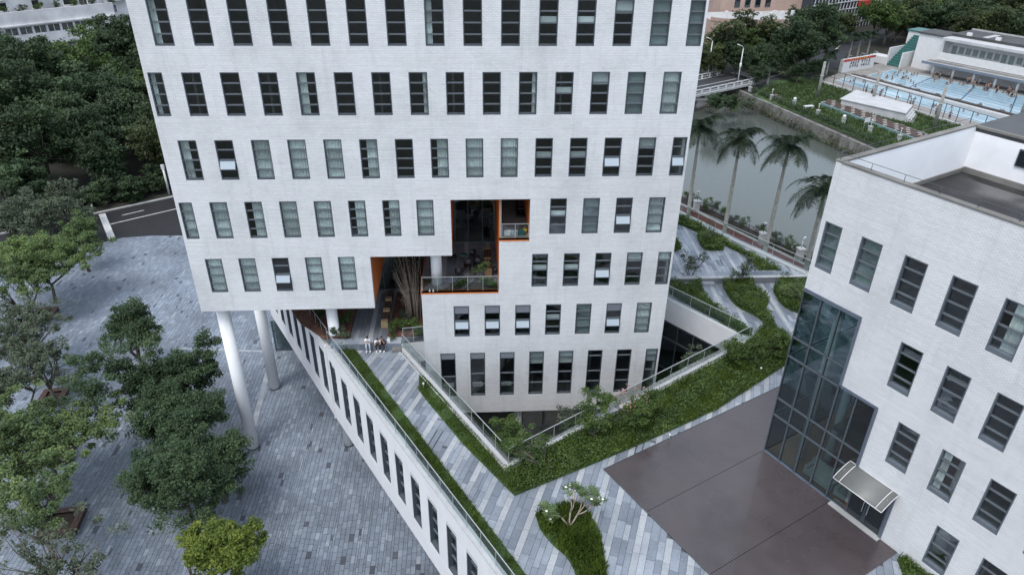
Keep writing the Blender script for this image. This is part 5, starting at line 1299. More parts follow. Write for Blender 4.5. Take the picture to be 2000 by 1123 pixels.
def palm_mesh(seed, h, fr_=4.1, nf=20, cshaft=True):
    rg = random.Random(seed); rs = np.random.default_rng(seed); tr = MB()
    lean = Vector((rg.uniform(-.2, .2), rg.uniform(-.2, .2), 0))
    pts = [Vector((0, 0, -.1)), Vector((0, 0, .6)), lean*.3+Vector((0, 0, h*.3)), lean*.7+Vector((0, 0, h*.7)), lean+Vector((0, 0, h))]
    tr.tube(pts, [.3, .26, .24, .2, .14], 12); trunk = tr.mesh('trunk', m_palmtrunk)
    top = lean+Vector((0, 0, h)); cs = MB().tube([top, top+Vector((0, 0, .5)), top+Vector((0, 0, 1.2))], [.15, .14, .06], 10).mesh('crownshaft', m_leaf_airy)
    V = []; Fq = []
    fronds = []
    for i in range(nf):
        az = i*2.4+rg.uniform(-.2, .2); el = [1.15, .8, .5, .15, -.15][i % 5]+rg.uniform(-.1, .1); L = fr_*rg.uniform(.85, 1.1)
        d = Vector((math.cos(az)*math.cos(el), math.sin(az)*math.cos(el), math.sin(el))); p = top+Vector((0, 0, 1.0)); P_ = [p.copy()]; n_ = 10
        for k in range(n_):
            p = p+d*(L/n_); P_.append(p.copy()); d = (d+Vector((0, 0, -.2-.05*k/n_*4))).normalized()
        vs_ = []; fs_ = []
        mb = MB(); mb.tube(P_, [.035]*5+[.02]*6, 4)
        for k in range(1, n_+1):
            for q_ in range(8):
                f_ = q_/8; a_ = P_[k-1].lerp(P_[k], f_); t = (P_[k]-P_[k-1]).normalized(); s_ = t.cross(Vector((0, 0, 1))).normalized(); w_ = 1.05*math.sin(math.pi*min(1, (k+f_)/n_*.85+.12))**.6
                for sg in (-1, 1):
                    e_ = a_+(s_*sg*w_*.82+t*w_*.35+Vector((0, 0, -w_*rg.uniform(.15, .75)+w_*.15)))
                    m_ = a_.lerp(e_, .5)+Vector((0, 0, .05*w_)); b_ = t*.017
                    mb.add([a_-b_, a_+b_, m_+b_, e_, m_-b_], [(0, 1, 2, 3, 4)])
        fronds.append(mb.mesh('frond', m_palm))
    return trunk, cs, fronds
def palm(x, y, h, lab, seed, group='royal palms along the canal', fr_=4.1, nf=20):
    tr, cs, fr = palm_mesh(seed, h, fr_, nf); t_ = empty('palm_tree', (x, y, 0), 0, lab, 'palm', group)
    inst('trunk', tr, t_); inst('crownshaft', cs, t_)
    for f in fr: inst('frond', f, t_)
    return t_
for i, (bu, bv, cv, lab) in enumerate(((1343, 425, 262, 'palm closest to the white tower'), (1413, 461, 285, 'palm second from the tower'), (1492, 499, 298, 'palm third from the tower, in front of the widest water'))):
    x, y = at(bu, bv, 0); palm(x, y, height_at(x, y, cv)-.4, lab, 60+i)
x, y = at(1607, 392, 11); palm(x, y, 11.0, 'palm half hidden by the hall corner', 64)
# bushes on the bank
rg = random.Random(12)
bm_ = [tree_meshes(700+i, 1.3, .95, .85, .6, 22, 55, .13, .3, m_leaf_gry if i % 2 else m_leaf_sh, .03, .2, 4, .3, zc=.75, sparse_br=10) for i in range(4)]
lim = ['just beyond the tower edge', 'below the first palm', 'behind the first pillar lamp', 'right of the first pillar lamp', 'between the first two palms', 'left of the second palm', 'right of the second palm', 'half way to the middle lamp', 'left of the middle lamp', 'right of the middle lamp', 'at the third palm', 'right of the third palm', 'before the last lamp', 'left of the last lamp', 'behind the last lamp', 'against the hall corner']
for i in range(16):
    t_ = -2+i*1.65; x, y = NEAR(t_+rg.uniform(-.4, .4), 2.9+rg.uniform(-.2, .3)); plant('bush', bm_[i % 4], x, y, .08, 'bank side bush '+lim[i], 'bush', 'bushes between the iron fence and the water', rg.uniform(0, 6), rg.uniform(.8, 1.15))

# ------------------------------------------------------------------ far bank
FRM = Frame(f0[0], f0[1], math.atan2(fd[1], fd[0]))
tag(MB().prism([FRM.w(-14, -.6), FRM.w(80, -.6), FRM.w(80, .0), FRM.w(-14, 0)], -3.2, .05).obj('canal_wall', m_concd), kind='structure')
side = 1 if FRM.at(1700, 200, 0)[1] > 0 else -1
rs = np.random.default_rng(33)
V_, Q_ = leafquads(np.array([[*FRM.w(t, side*(-1.2+o)), z] for t, o, z in zip(-13+90*rs.random(9000), 1.8*rs.random(9000), -2.2+2.7*rs.random(9000)*rs.random(9000))]), .35, rs)
tag(link(bpy.data.objects.new('bank_vegetation', npmesh('bank_vegetation', V_, Q_, m_leaf_for2))), 'weeds and creepers hanging over the far canal wall', 'vegetation', kind='stuff')
def pz(px, z=0): return poly(px, z)
tag(MB().prism(pz([(1470, 188), (1500, 160), (1560, 150), (1600, 152), (1625, 168), (1875, 246), (1960, 270), (1800, 318), (1720, 288), (1560, 222)]), -.04, .05).obj('lawn', m_lawn), kind='structure')
P_ = pz([(1478, 187), (1505, 170), (1560, 158), (1600, 160), (1870, 246), (1960, 270), (1800, 315), (1720, 286), (1560, 222)])
V_, Q_ = grassmesh(P_, .05, 26, .4, m_grass, 77, .05); tag(link(bpy.data.objects.new('lawn_grass', npmesh('lawn_grass', V_, Q_, m_grass_far))), 'lawn grass between the canal and the pools', 'grass', kind='stuff')
# low hedge along the wall
rs = np.random.default_rng(34)
V_, Q_ = leafquads(np.array([[*FRM.w(t, side*(1.0+o)), z] for t, o, z in zip(-4+80*rs.random(5000), 1.6*rs.random(5000), .2+.8*rs.random(5000))]), .3, rs)
tag(link(bpy.data.objects.new('far_hedge', npmesh('far_hedge', V_, Q_, m_leaf_for))), 'ragged dark hedge behind the far canal wall', 'hedge', kind='stuff')
# pillars with urn lamps on the far bank
for i, (u, v, lab) in enumerate(((1506, 196, 'far bank pillar lamp by the brown steps'), (1550, 207, 'round headed pillar on the far bank, second from the bridge'), (1596, 226, 'far bank pillar lamp in front of the seating rows'), (1646, 242, 'round headed pillar on the far bank near the middle'), (1698, 258, 'far bank pillar lamp next to the notice board'), (1755, 275, 'white far bank lamp just above the hall parapet'), (1464, 180, 'white lamp at the near corner of the bridge'))):
    x, y = at(u, v, 0); t_ = empty('pillar_lamp', (x, y, .05), .3, lab, 'lamp', 'pillar lamps on the far bank'); t_.scale = (.7,)*3; MB().box(-.35, .35, -.35, .35, 0, 1.2).box(-.45, .45, -.45, .45, 1.2, 1.4).obj('pillar', m_conc, t_)
    if i in (1, 3): MB().ball((0, 0, 1.8), .45, 12).obj('lamp_head', m_white, t_)
    else: MB().cyl(0, 0, 1.4, 2.7, .06, 8).cyl(0, 0, 2.7, 2.95, .12, 10, .28).obj('post', m_white, t_)
nb = empty('notice_board', (*at(1690, 252, 0), .05), .4, 'white notice board on two posts on the far bank', 'sign'); MB().box(-.6, .6, -.03, .03, 1.1, 1.9).obj('panel', m_white, nb); MB().box(-.5, -.44, -.02, .02, 0, 1.1).obj('post', m_steel, nb); MB().box(.44, .5, -.02, .02, 0, 1.1).obj('post', m_steel, nb)
bn = empty('stone_bench', (*at(1578, 214, 0), .05), .3, 'small white stone bench on the far bank lawn', 'bench'); MB().box(-1, 1, -.3, .3, .5, .65).obj('seat', m_white, bn); MB().box(-.9, -.6, -.25, .25, 0, .5).obj('leg', m_white, bn); MB().box(.6, .9, -.25, .25, 0, .5).obj('leg', m_white, bn)
# brown steps down to the water
tag(MB().prism(pz([(1497, 188), (1516, 183), (1533, 196), (1512, 201)]), .05, .09).obj('brown_paving', M('brown_paving', (.16, .13, .12), .8, .2, 1)), kind='structure')

# ------------------------------------------------------------------ bridge and roads
b0_ = np.array(at(1362, 186, 1.0)); b1_ = np.array(at(1446, 168, 1.0)); BG = Frame(b0_[0], b0_[1], math.atan2(*(b1_-b0_)[::-1])); LB_ = math.dist(b0_, b1_)
wB = BG.at(1362, 155, 1.0)[1]
br = emptyf('canal_bridge', BG, 0, 0, 0, 'low white arched road bridge over the canal beside the tower', 'bridge')
MB().box(-40, LB_+5, 0, wB, .55, .95).obj('deck_slab', m_conc, br); MB().box(-40, LB_+5, .6, wB-.6, .955, .98).obj('roadway', m_asph2, br)
mb = MB(); n_ = 16; xa, xb = -26, LB_-3
for yy in (.2, wB-.8):
    for i in range(n_):
        f = lambda k: (xa+(xb-xa)*k/n_, -2.2+2.6*(1-(2*k/n_-1)**2))
        (x0, z0), (x1, z1) = f(i), f(i+1); mb.add([(x0, yy, z0), (x1, yy, z1), (x1, yy+.6, z1), (x0, yy+.6, z0), (x0, yy, z0+.4), (x1, yy, z1+.4), (x1, yy+.6, z1+.4), (x0, yy+.6, z0+.4)], [(0, 3, 2, 1), (4, 5, 6, 7), (0, 1, 5, 4), (2, 3, 7, 6)])
    for i in range(2, 15, 1):
        x0, z0 = f(i); mb.box(x0-.15, x0+.15, yy+.1, yy+.5, z0+.3, .56) if z0 < .1 else None
mb.obj('arch', m_conc, br)
for yy in (.12, wB-.12):
    for i in range(20): MB().box(-30+i*2.4, -29.7+i*2.4, yy-.1, yy+.1, .95, 1.95).obj('post', m_white, br)
    MB().box(-30, LB_+4, yy-.09, yy+.09, 1.8, 1.95).box(-30, LB_+4, yy-.05, yy+.05, 1.3, 1.42).obj('handrail', m_white, br)
for zz in (.985,): MB().box(-40, LB_+4, wB*.5-.1, wB*.5+.1, zz, zz+.005).obj('centre_line', m_mark, br)
def street_lamp(u, v, z, h, lab, arm=(1.2, .4)):
    x, y = at(u, v, z); t_ = empty('street_lamp', (x, y, z), .6, lab, 'street lamp', 'white street lamps at the bridge')
    MB().cyl(0, 0, 0, h, .13, 10, .08).obj('pole', m_white, t_); MB().tube([(0, 0, h), (-arm[0]*.5, 0, h+.5), (-arm[0]*1.6, 0, h+.9)], [.08, .06, .12], 6).obj('arm', m_white, t_); MB().cyl(0, 0, h*.45, h*.6, .2, 10).obj('collar', m_white, t_)
street_lamp(1440, 166, 1.0, 7.2, 'street lamp on the near side of the bridge'); street_lamp(1381.5, 150, 1.0, 7.2, 'street lamp on the far side of the bridge, next to the tower')
RDF = pz([(1452, 170), (1462, 140), (1490, 136), (1560, 126), (1590, 98), (1612, 78), (1640, 66), (1730, 58), (1745, 70), (1690, 86), (1655, 106), (1640, 132), (1600, 142), (1560, 150), (1490, 164)])
tag(MB().prism(RDF, -.04, .03).obj('far_road', m_asph2), kind='structure')
mb = MB()
for i in range(7):
    u = 1432+i*8; a, b = at(u, 146+.0*i, 0), at(u+14, 156, 0)
for i in range(6):
    p0 = np.array(at(1428+i*7.5, 143.5+i*1.9, .98 if i < 2 else .03)); p1 = np.array(at(1462+i*7.5-12, 141+i*1.9, .98 if i < 2 else .03)); t_ = (p1-p0)/np.hypot(*(p1-p0)); nn_ = np.array([-t_[1], t_[0]])*.25
    z_ = .985 if i < 2 else .04; mb.prism([tuple(p0-nn_), tuple(p1-nn_), tuple(p1+nn_), tuple(p0+nn_)], z_, z_+.006)
for (a, b) in (((1625, 84), (1648, 79)), ((1500, 152), (1560, 138)), ((1632, 98), (1640, 90))):
    p0, p1 = np.array(at(*a, .03)), np.array(at(*b, .03)); t_ = (p1-p0)/np.hypot(*(p1-p0)); nn_ = np.array([-t_[1], t_[0]])*.2; mb.prism([tuple(p0-nn_), tuple(p1-nn_), tuple(p1+nn_), tuple(p0+nn_)], .036, .044)
tag(mb.obj('road_marking', m_mark), kind='structure')

# ------------------------------------------------------------------ pools
tag(MB().prism(pz([(1600, 160), (1640, 143), (1752, 118), (1820, 130), (2060, 185), (2080, 290), (1880, 245)]), -.04, .1).obj('pool_terrace', M('pool_paving', (.20, .19, .18), .8, .2, .5)), kind='structure')
mw, n, l, b = newmat('pool_water'); b.inputs['Base Color'].default_value = (.26, .48, .60, 1); b.inputs['Roughness'].default_value = .08
t = noise(n, l, .5, 6, n.new('ShaderNodeNewGeometry').outputs['Position']); r_ = ramp(n, [(.3, (.23, .35, .42)), (.7, (.32, .43, .50))]); l.new(t.outputs[0], r_.inputs[0]); l.new(r_.outputs[0], b.inputs['Base Color'])
bp = n.new('ShaderNodeBump'); bp.inputs['Strength'].default_value = .2; l.new(t.outputs[0], bp.inputs['Height']); l.new(bp.outputs[0], b.inputs['Normal'])
big = [(1697, 148), (1748, 137), (2035, 196), (2030, 246)]; small = [(1633, 158.5), (1660, 151.5), (2010, 248), (1985, 262)]
for P_, nm in ((big, 'big'), (small, 'small')):
    Pw = pz(P_, .1); c_ = np.mean(Pw, 0)
    tag(MB().prism([tuple(c_+(np.array(q)-c_)*1.02) for q in Pw], .08, .16).obj('pool_coping', m_conc), kind='structure')
    tag(MB().prism(Pw, .161, .172).obj('pool_water', mw), kind='structure')
# lane lines of the big pool
bw_ = [np.array(q) for q in pz(big, .17)]
mb = MB()
def qline(mb, p, q, w_, z0, z1):
    t_ = (q-p)/np.hypot(*(q-p)); nn_ = np.array([-t_[1], t_[0]])*w_/2; mb.prism([tuple(p-nn_), tuple(q-nn_), tuple(q+nn_), tuple(p+nn_)], z0, z1)
for i in range(1, 8): qline(mb, bw_[0]+(bw_[1]-bw_[0])*i/8, bw_[3]+(bw_[2]-bw_[3])*i/8, .16, .173, .18)
for k in (.28, .58, .85): qline(mb, bw_[0]+(bw_[3]-bw_[0])*k, bw_[1]+(bw_[2]-bw_[1])*k, .25, .173, .182)
tag(mb.obj('lane_line', M('lane_dark', (.03, .07, .12), .5, .1, 1)), 'dark lane lines marked across the big swimming pool', 'lane line')
# white wall and dark channel between the pools
mb = MB(); A_, B_ = [np.array(q) for q in pz([(1660, 151), (2020, 245)], .3)]; qline(mb, A_, B_, 1.0, .1, .75)
dw = tag(mb.obj('pool_divider', m_stage), 'white wall dividing the small pool from the big pool', 'wall')
mb = MB(); A_, B_ = [np.array(q) for q in pz([(1664, 148), (2020, 238)], .1)]; qline(mb, A_, B_, .9, .12, .5)
for k in range(9): q = A_+(B_-A_)*(k+.5)/9; qline(mb, q, q+(bw_[1]-bw_[0])/np.hypot(*(bw_[1]-bw_[0]))*1.5, .8, .12, .4)
tag(mb.obj('dark_channel', M('channel', (.045, .035, .03), .8, .2, 1)), 'dark drainage channel running along the big pool', 'channel')
# fence
fa, fb = [np.array(q) for q in pz([(1608, 163), (1872, 246)], 0)]
FF = Frame(fa[0], fa[1], math.atan2(*(fb-fa)[::-1])); LF = math.dist(fa, fb)
fe = emptyf('pool_fence', FF, 0, 0, .05, 'tall mesh fence between the lawn and the small pool', 'fence')
MB().box(-1, LF+8, -.25, .25, 0, .35).obj('plinth', m_conc, fe)
pm_ = MB().box(-.05, .05, -.05, .05, .35, 3).mesh('post', m_steeld)
for i in range(int(LF/2.6)+4): inst('post', pm_, fe, (i*2.6, 0, 0))
MB().box(0, LF+8, -.03, .03, 2.9, 3).box(0, LF+8, -.02, .02, 1.6, 1.66).obj('rail', m_steeld, fe)
# light poles
for i, (u, v, vt, lab) in enumerate(((1596, 191, 121, 'tall concrete pole nearest to the fan palm'), (1702, 205, 140, 'concrete pole standing behind the white stage'), (1823, 251, 171, 'concrete pole nearest to the hall roof'), (1992, 232, 168, 'concrete pole beside the pool at the right edge'))):
    x, y = at(u, v, 0); h_ = height_at(x, y, vt); t_ = empty('concrete_pole', (x, y, 0), 0, lab, 'pole', 'concrete poles around the pools'); MB().cyl(0, 0, 0, h_, .32, 12, .24).obj('pole', m_palmtrunk, t_); MB().cyl(0, 0, h_*.6, h_*.62, .36, 12).obj('band', m_conc, t_)
# stage and seating rows
sp = [np.array(q) for q in pz([(1640, 210), (1670, 193), (1775, 222), (1762, 238)], 0)]
stg = empty('white_stage', (0, 0, 0), 0, 'long white stage block with stepped end on the lawn', 'stage')
MB().prism([tuple(q) for q in sp], .05, 1.5).obj('body', m_stage, stg); MB().prism([tuple(np.mean(sp, 0)+(q-np.mean(sp, 0))*1.05) for q in sp], 1.5, 1.62).obj('top', m_stage, stg)
for k in range(5):
    a = sp[2]+(sp[2]-sp[1])/np.hypot(*(sp[2]-sp[1]))*(.35*k); b = sp[3]+(sp[3]-sp[0])/np.hypot(*(sp[3]-sp[0]))*(.35*k); d_ = (sp[2]-sp[1])/np.hypot(*(sp[2]-sp[1]))*.35
    MB().prism([tuple(a), tuple(a+d_), tuple(b+d_), tuple(b)], .05, 1.5-.28*(k+1)).obj('step', m_stage, stg)
se = [np.array(q) for q in pz([(1603, 205), (1620, 199), (1812, 265), (1792, 277)], 0)]
sea = empty('seating_rows', (0, 0, 0), 0, 'low rows of brown and white seats with a teal edge on the lawn', 'seating'); 
MB().prism([tuple(q) for q in se], .05, .3).obj('base', m_concd, sea)
L_ = se[3]-se[0]; W_ = se[1]-se[0]; k_ = 0
sm_ = MB().box(-.12, .12, -.5, .5, 0, .35)
for i in range(44):
    for j in range(4):
        c = se[0]+L_*((i+.6)/45)+W_*((j+.5)/4.2); t_ = L_/np.hypot(*L_); 
        o = MB().box(-.14, .14, -.42, .42, 0, .3).obj('seat', m_white if (i+j) % 3 == 0 else m_wood, sea, (c[0], c[1], .3)) if False else inst('seat', shared(('seat', (i+j) % 5 == 0), lambda: MB().box(-.14, .14, -.42, .42, 0, .3).mesh('seat', M('seat_pale', (.34, .32, .29), .7, .2, 1) if (i+j) % 5 == 0 else m_wood)), sea, (c[0], c[1], .3), math.atan2(t_[1], t_[0]))
mb = MB(); qline(mb, se[0]-W_*.08, se[3]-W_*.08, .35, .05, .5); mb.obj('edge', M('teal_paint', (.13, .21, .21), .6, .1, 1), sea)
# billboard
q = [np.array(p) for p in pz([(1642, 144), (1704.6, 133)], 0)]; BBF = Frame(q[0][0], q[0][1], math.atan2(*(q[1]-q[0])[::-1])); LBB = math.dist(*q); HBB = height_at(q[0][0], q[0][1], 117)
bbd = emptyf('billboard', BBF, 0, 0, 0, 'large white notice wall with a red band and two rows of dark characters', 'billboard')
MB().box(0, LBB, 0, .4, .1, HBB).obj('panel', m_white, bbd); MB().box(.05, LBB-.05, -.03, -.002, HBB*.80, HBB*.97).obj('red_band', m_red, bbd); MB().box(-.35, -.0, -.1, .5, 0, HBB).obj('pillar', m_conc, bbd)
rg = random.Random(2)
mb = MB(); my = MB()
def glyph(mb, x, z, s):
    for k in range(5):
        if rg.random() < .55: zz = z+rg.uniform(0, s); mb.box(x+s*.05, x+s*.95, -.05, -.032, zz, zz+s*.1)
        else: xx = x+rg.uniform(.1, .8)*s; mb.box(xx, xx+s*.1, -.05, -.032, z, z+s*.95)
gs = LBB/17
for r__ in range(2):
    for i in range(8): glyph(mb, LBB*.22+gs*1.25*i+(gs*.9 if i > 3 else 0), HBB*(.56-.26*r__), gs*.95)
for i in range(9): glyph(my, LBB*.2+gs*1.2*i, HBB*.83, gs*.6)
mb.obj('lettering', m_black, bbd); my.obj('lettering', m_yellow, bbd).location.y = -.01
for i in range(3): MB().tube([(LBB*(.1+.4*i), .2, HBB), (LBB*(.1+.4*i), -.2, HBB+.9), (LBB*(.1+.4*i), -1, HBB+.8)], .05, 6).obj('spotlight_arm', m_steel, bbd)
# pool building
q = [np.array(p) for p in pz([(1819, 148), (1983, 183)], 0)]; PB = Frame(q[0][0], q[0][1], math.atan2(*(q[1]-q[0])[::-1]))
pb = emptyf('pool_building', PB, 0, 0, 0, 'long white two storey bath house with a dark roof behind the pools', 'building')
LP = 48; step = math.dist(*q)/4
MB().box(-2, LP, 3.2, 3.5, 0, 3.3).box(-1, LP, 5.2, 5.4, 3.6, 7.2).box(-1, -.7, 3.0, 5.2, 3.6, 7.2).box(-7, -1.0, 3.6, 10, 0, 7.6).obj('wall', m_white, pb)
MB().box(-1, LP, 2.4, 5.4, 3.3, 3.6).obj('gallery_floor', m_conc, pb); MB().box(-1, LP, 2.2, 2.4, 3.1, 4.7).obj('balustrade', m_white, pb)
MB().box(-1, LP, 2.0, 5.6, 7.2, 7.75).obj('eave', m_stage, pb); m_dkroof = M('dark_flat_roof', (.05, .05, .052), .8, .3, .3)
MB().box(-1, LP, 5.6, 14, 7.3, 8.3).obj('roof', m_dkroof, pb)
MB().box(-7.4, -1, 3.3, 10, 7.6, 7.9).obj('roof', m_dkroof, pb)
MB().box(-1, LP, 13.8, 14.1, 8.3, 8.6).obj('parapet', m_conc, pb)
rg = random.Random(6)
for i in range(30):
    x = .2+i*1.5; k = rg.choice([0, 0, 1])
    if k: MB().box(x, x+1.0, 5.12, 5.19, 3.65, 5.9).obj('door', m_gblind, pb)
    else:
        o = MB().box(x, x+1.1, 5.14, 5.19, 4.5, 5.9).obj('window', m_conc, pb); MB().box(x+.1, x+.5, 5.11, 5.135, 4.6, 5.8).obj('pane', m_gblind, o); MB().box(x+.6, x+1.0, 5.11, 5.135, 4.6, 5.8).obj('pane', m_gblind, o)
for i in range(5): MB().box(i*6+2, i*6+3, 5.75, 6.3, 8.3, 8.9).obj('air_conditioner', m_white, pb)
for i in range(5): MB().box(i*9+5, i*9+6.2, 6.5, 12, 8.3, 8.36).obj('skylight', m_conc, pb)
MB().box(-2.5, LP, -.9, 3.0, 2.75, 2.95).obj('canopy', m_stage, pb); MB().box(-2.0, LP, -.4, 1.6, 2.96, 2.99).obj('canopy_roofing', m_concd, pb); MB().box(-2.5, LP, -.95, -.9, 2.35, 2.9).obj('canopy_fascia', M('blue_fascia', (.13, .16, .20), .5, .1, 1), pb)
for i in range(8): MB().cyl(i*step, 0, .1, 2.75, .28, 12).obj('column', m_white, pb)
# stair with green treads at its left end
for i in range(14): MB().box(-11, -8, 8.5-i*.62, 9.15-i*.62, 5.9-i*.42-.3, 6.1-i*.42).obj('stair_tread', m_green, pb)
MB().prism([(-11.3, .3), (-11.0, .3), (-11.0, 9), (-11.3, 9)], 0, 4.0).prism([(-8, .3), (-7.7, .3), (-7.7, 9), (-8, 9)], 0, 3.4).obj('stair_wall', m_white, pb)
MB().box(-12.5, -7.2, 8.8, 13, 0, 6.8).obj('wall', m_white, pb); MB().box(-12.8, -7.0, 8.6, 13.4, 6.8, 7.1).obj('roof', m_green, pb)
MB().box(-16, -11.4, 1, 4, 0, 1.6).obj('low_wall', m_white, pb)

# swimmers and bathers: one small body mesh for each pose
m_skind = M('tanned_skin', (.22, .13, .09), .6, .05, 4)
def mk_small(kind, skin, cloth):
    if kind == 'swim': pts = [(0, 0, .0), (0, 0, .22), (0, 0, .36), (.2, 0, .16), (.34, .15, .04), (-.2, 0, .16), (-.34, .15, .04)]; E_ = [(0, 1), (1, 2), (1, 3), (3, 4), (1, 5), (5, 6)]; rad = [.15, .07, .11, .06, .04, .06, .04]
    else: pts = [(0, 0, .85), (0, 0, 1.1), (0, 0, 1.38), (0, 0, 1.5), (0, 0, 1.66), (-.09, 0, .45), (-.1, .02, .06), (-.1, -.12, .03), (.09, 0, .45), (.1, .1, .06), (.1, -.02, .03), (-.2, 0, 1.35), (-.26, -.03, 1.05), (-.24, -.1, .82), (.2, 0, 1.35), (.27, -.02, 1.05), (.25, -.1, .82)]; E_ = [(0, 1), (1, 2), (2, 3), (3, 4), (0, 5), (5, 6), (6, 7), (0, 8), (8, 9), (9, 10), (2, 11), (11, 12), (12, 13), (2, 14), (14, 15), (15, 16)]; rad = [.15, .13, .14, .05, .1, .08, .045, .04, .08, .045, .04, .06, .045, .03, .06, .045, .03]
    o = skin_obj('body', None, pts, E_, rad, skin); return o
protos = [mk_small('swim', m_skind, None), mk_small('stand', m_skind, None)]
hairm = [MB().ball((0, .02, .41), .11, 8).mesh('hair', m_hair), MB().ball((0, .02, 1.71), .11, 8).mesh('hair', m_hair)]
apply_mods()
mats_c = [m_clothb, M('blue_cloth', (.03, .05, .1), .8), M('grey_trunks', (.1, .1, .11), .8)]
trk = [MB().tube([(0, 0, .5), (0, 0, .98)], [.2, .15], 8).mesh('swim_trunks', m_) for m_ in mats_c]
where = ['near the shallow end', 'by the first cross line', 'in the middle lanes', 'close to the far edge', 'near the dark channel', 'beside a lane line', 'toward the right end', 'next to the coping']
rg = random.Random(21)
def bather(x, y, kind, lab, group):
    t_ = empty('person', (x, y, .17 if kind == 0 else .1), rg.uniform(0, 6.28), lab, 'person', group)
    inst('body', protos[kind].data, t_); inst('hair', hairm[kind], t_)
    if kind: inst('swim_trunks', rg.choice(trk), t_)
def spot(s, t, i):
    return 'on the %s side, %s of the pool' % (['near', 'lower middle', 'upper middle', 'far'][min(3, int(s*4))], ['left end', 'left third', 'left half', 'middle', 'right half', 'right third', 'right end'][min(6, int(t*7))])
def bil(Q, s, t): return Q[0]*(1-s)*(1-t)+Q[1]*s*(1-t)+Q[2]*s*t+Q[3]*(1-s)*t
bg_ = [np.array(q) for q in pz(big, .17)]; sm2 = [np.array(q) for q in pz(small, .17)]
def batch(pts, kind, lab, group):
    pts = sorted(pts, key=lambda p: pix(p[0], p[1], .2)[0])
    for i, (x, y) in enumerate(pts): bather(x, y, kind, lab % ordw(i+1), group)
pts = []
for i in range(44):
    s, t = rg.uniform(.05, .95), rg.uniform(.02, .85)
    if i < 12: t = rg.uniform(.01, .2)
    if 12 <= i < 26: s = rg.uniform(.88, .97)
    pts.append(bil(bg_, s, t))
batch(pts, 0, 'swimmer in the big pool, %s from the left', 'swimmers in the big pool')
batch([bil(sm2, rg.uniform(.1, .9), rg.uniform(.03, .8)) for i in range(16)], 0, 'bather in the small pool, %s from the left', 'bathers in the small pool')
batch([PB.w(rg.uniform(.5, 34), rg.uniform(-5.2, -1.0)) for i in range(26)], 1, 'bather standing before the bath house canopy, %s from the left', 'bathers beside the big pool')
pts = []
for i in range(8):
    p_ = fa+(fb-fa)*rg.uniform(.3, .95); pts.append(tuple(p_+np.array([FF.dy[0], FF.dy[1]])*(1.2 if FF.at(1700, 148, 0)[1] > 0 else -1.2)*rg.uniform(.9, 1.3)))
batch(pts, 1, 'person between the mesh fence and the small pool, %s from the left', 'people by the small pool')
for p in protos: bpy.data.objects.remove(p)

# ------------------------------------------------------------------ far buildings
def shell(name, fr, L, D, z1, mat, lab, cat='building', z0=0):
    t_ = emptyf(name, fr, 0, 0, 0, lab, cat); MB().box(0, L, 0, D, z0, z1).obj('wall', mat, t_); MB().box(-.3, L+.3, -.3, D+.3, z1, z1+.4).obj('roof', m_concd, t_); return t_
def fr_px(a, b, z):
    p, q = np.array(at(*a, z)), np.array(at(*b, z)); return Frame(p[0], p[1], math.atan2(*(q-p)[::-1])), math.dist(p, q)
m_oldw = M('weathered_white', (.60, .60, .61), .8, .22, .25); m_pink = M('pink_render', (.36, .26, .22), .8, .12, .3)
LBf, LL = fr_px((8, 100), (188, 77), 0)
lb = emptyf('long_building', LBf, 0, 0, 0, 'weathered white building with a long band of dark windows above the forest', 'building')
wl = [(1.5+i*3.05, 1.5+i*3.05+2.7, 2.9, 4.7) for i in range(int(LL/3.05)+1)]
wallmesh(MB(), -6, LL+6, 0, 8.2, [h for h in wl if h[1] < LL+5], .4).obj('wall', m_oldw, lb); MB().box(-6, LL+6, .4, 5, 7.0, 7.4).obj('roof', m_concd, lb); MB().box(-6, LL+6, -.5, -.01, 5.0, 5.3).obj('ledge', m_oldw, lb)
for a, b, c, d in wl:
    if b < LL+5:
        o = MB().box(a, b, .2, .28, c, c+.12).box(a, b, .2, .28, d-.1, d).box((a+b)/2-.06, (a+b)/2+.06, .2, .28, c, d).box(a, a+.1, .2, .28, c, d).box(b-.1, b, .2, .28, c, d).obj('window', m_oldw, lb); MB().box(a+.1, b-.1, .3, .33, c+.1, d-.1).obj('pane', m_dark, o)
for i in range(7):
    X, Y = LBf.w(3+i*3.9, 2.4); plant('bush', bm_[i % 4], X, Y, 7.3, 'bush on the flat roof of the long white building, %s from the left' % ordw(i+1), 'bush', 'roof bushes', i, 1.6)
t_ = emptyf('apartment_building', LBf, -12, 5, 0, 'pale apartment block with dark openings rising behind the long window band', 'building')
LA = 46
hs = [(x, x+rg.choice([1.6, 2.4, 3.2]), z, z+1.7) for z in (8, 11.4, 14.8, 18.2) for x in (2, 9, 15, 22, 29, 37)]
wallmesh(MB(), 0, LA, 0, 24, hs, .5).obj('wall', m_oldw, t_); MB().box(0, LA, 1.6, 12, 0, 24).obj('core', m_dark, t_)
for a, b, c, d in hs: MB().box(a-.3, b+.3, -.9, 0, c-1.1, c-.1).obj('balcony', m_oldw if a != 2 else M('blue_panel', (.35, .48, .55), .6), t_)
for x, z in ((8, 10.2), (14, 13.4), (28, 10.3), (35, 13)): MB().box(x, x+.9, -.4, -.01, z, z+.7).obj('air_conditioner', m_white, t_)
for x in (13, 27): MB().cyl(x, -.12, 5, 24, .1, 6).obj('downpipe', m_steeld, t_)
LC, lc = fr_px((190, 74), (262, 60), 0)
t_ = emptyf('corner_building', LC, 0, 0, 0, 'white corner house with balconies and air conditioners beside the tower edge', 'building')
hs = [(5+i*3.3, 5+i*3.3+2.6, z, z+1.8) for z in (1.6, 5.2, 8.8) for i in range(6)]
wallmesh(MB(), 0, 26, 0, 11.5, hs, .4).obj('wall', m_oldw, t_); MB().box(0, 26, 1.2, 12, 0, 11.3).obj('core', m_dark, t_)
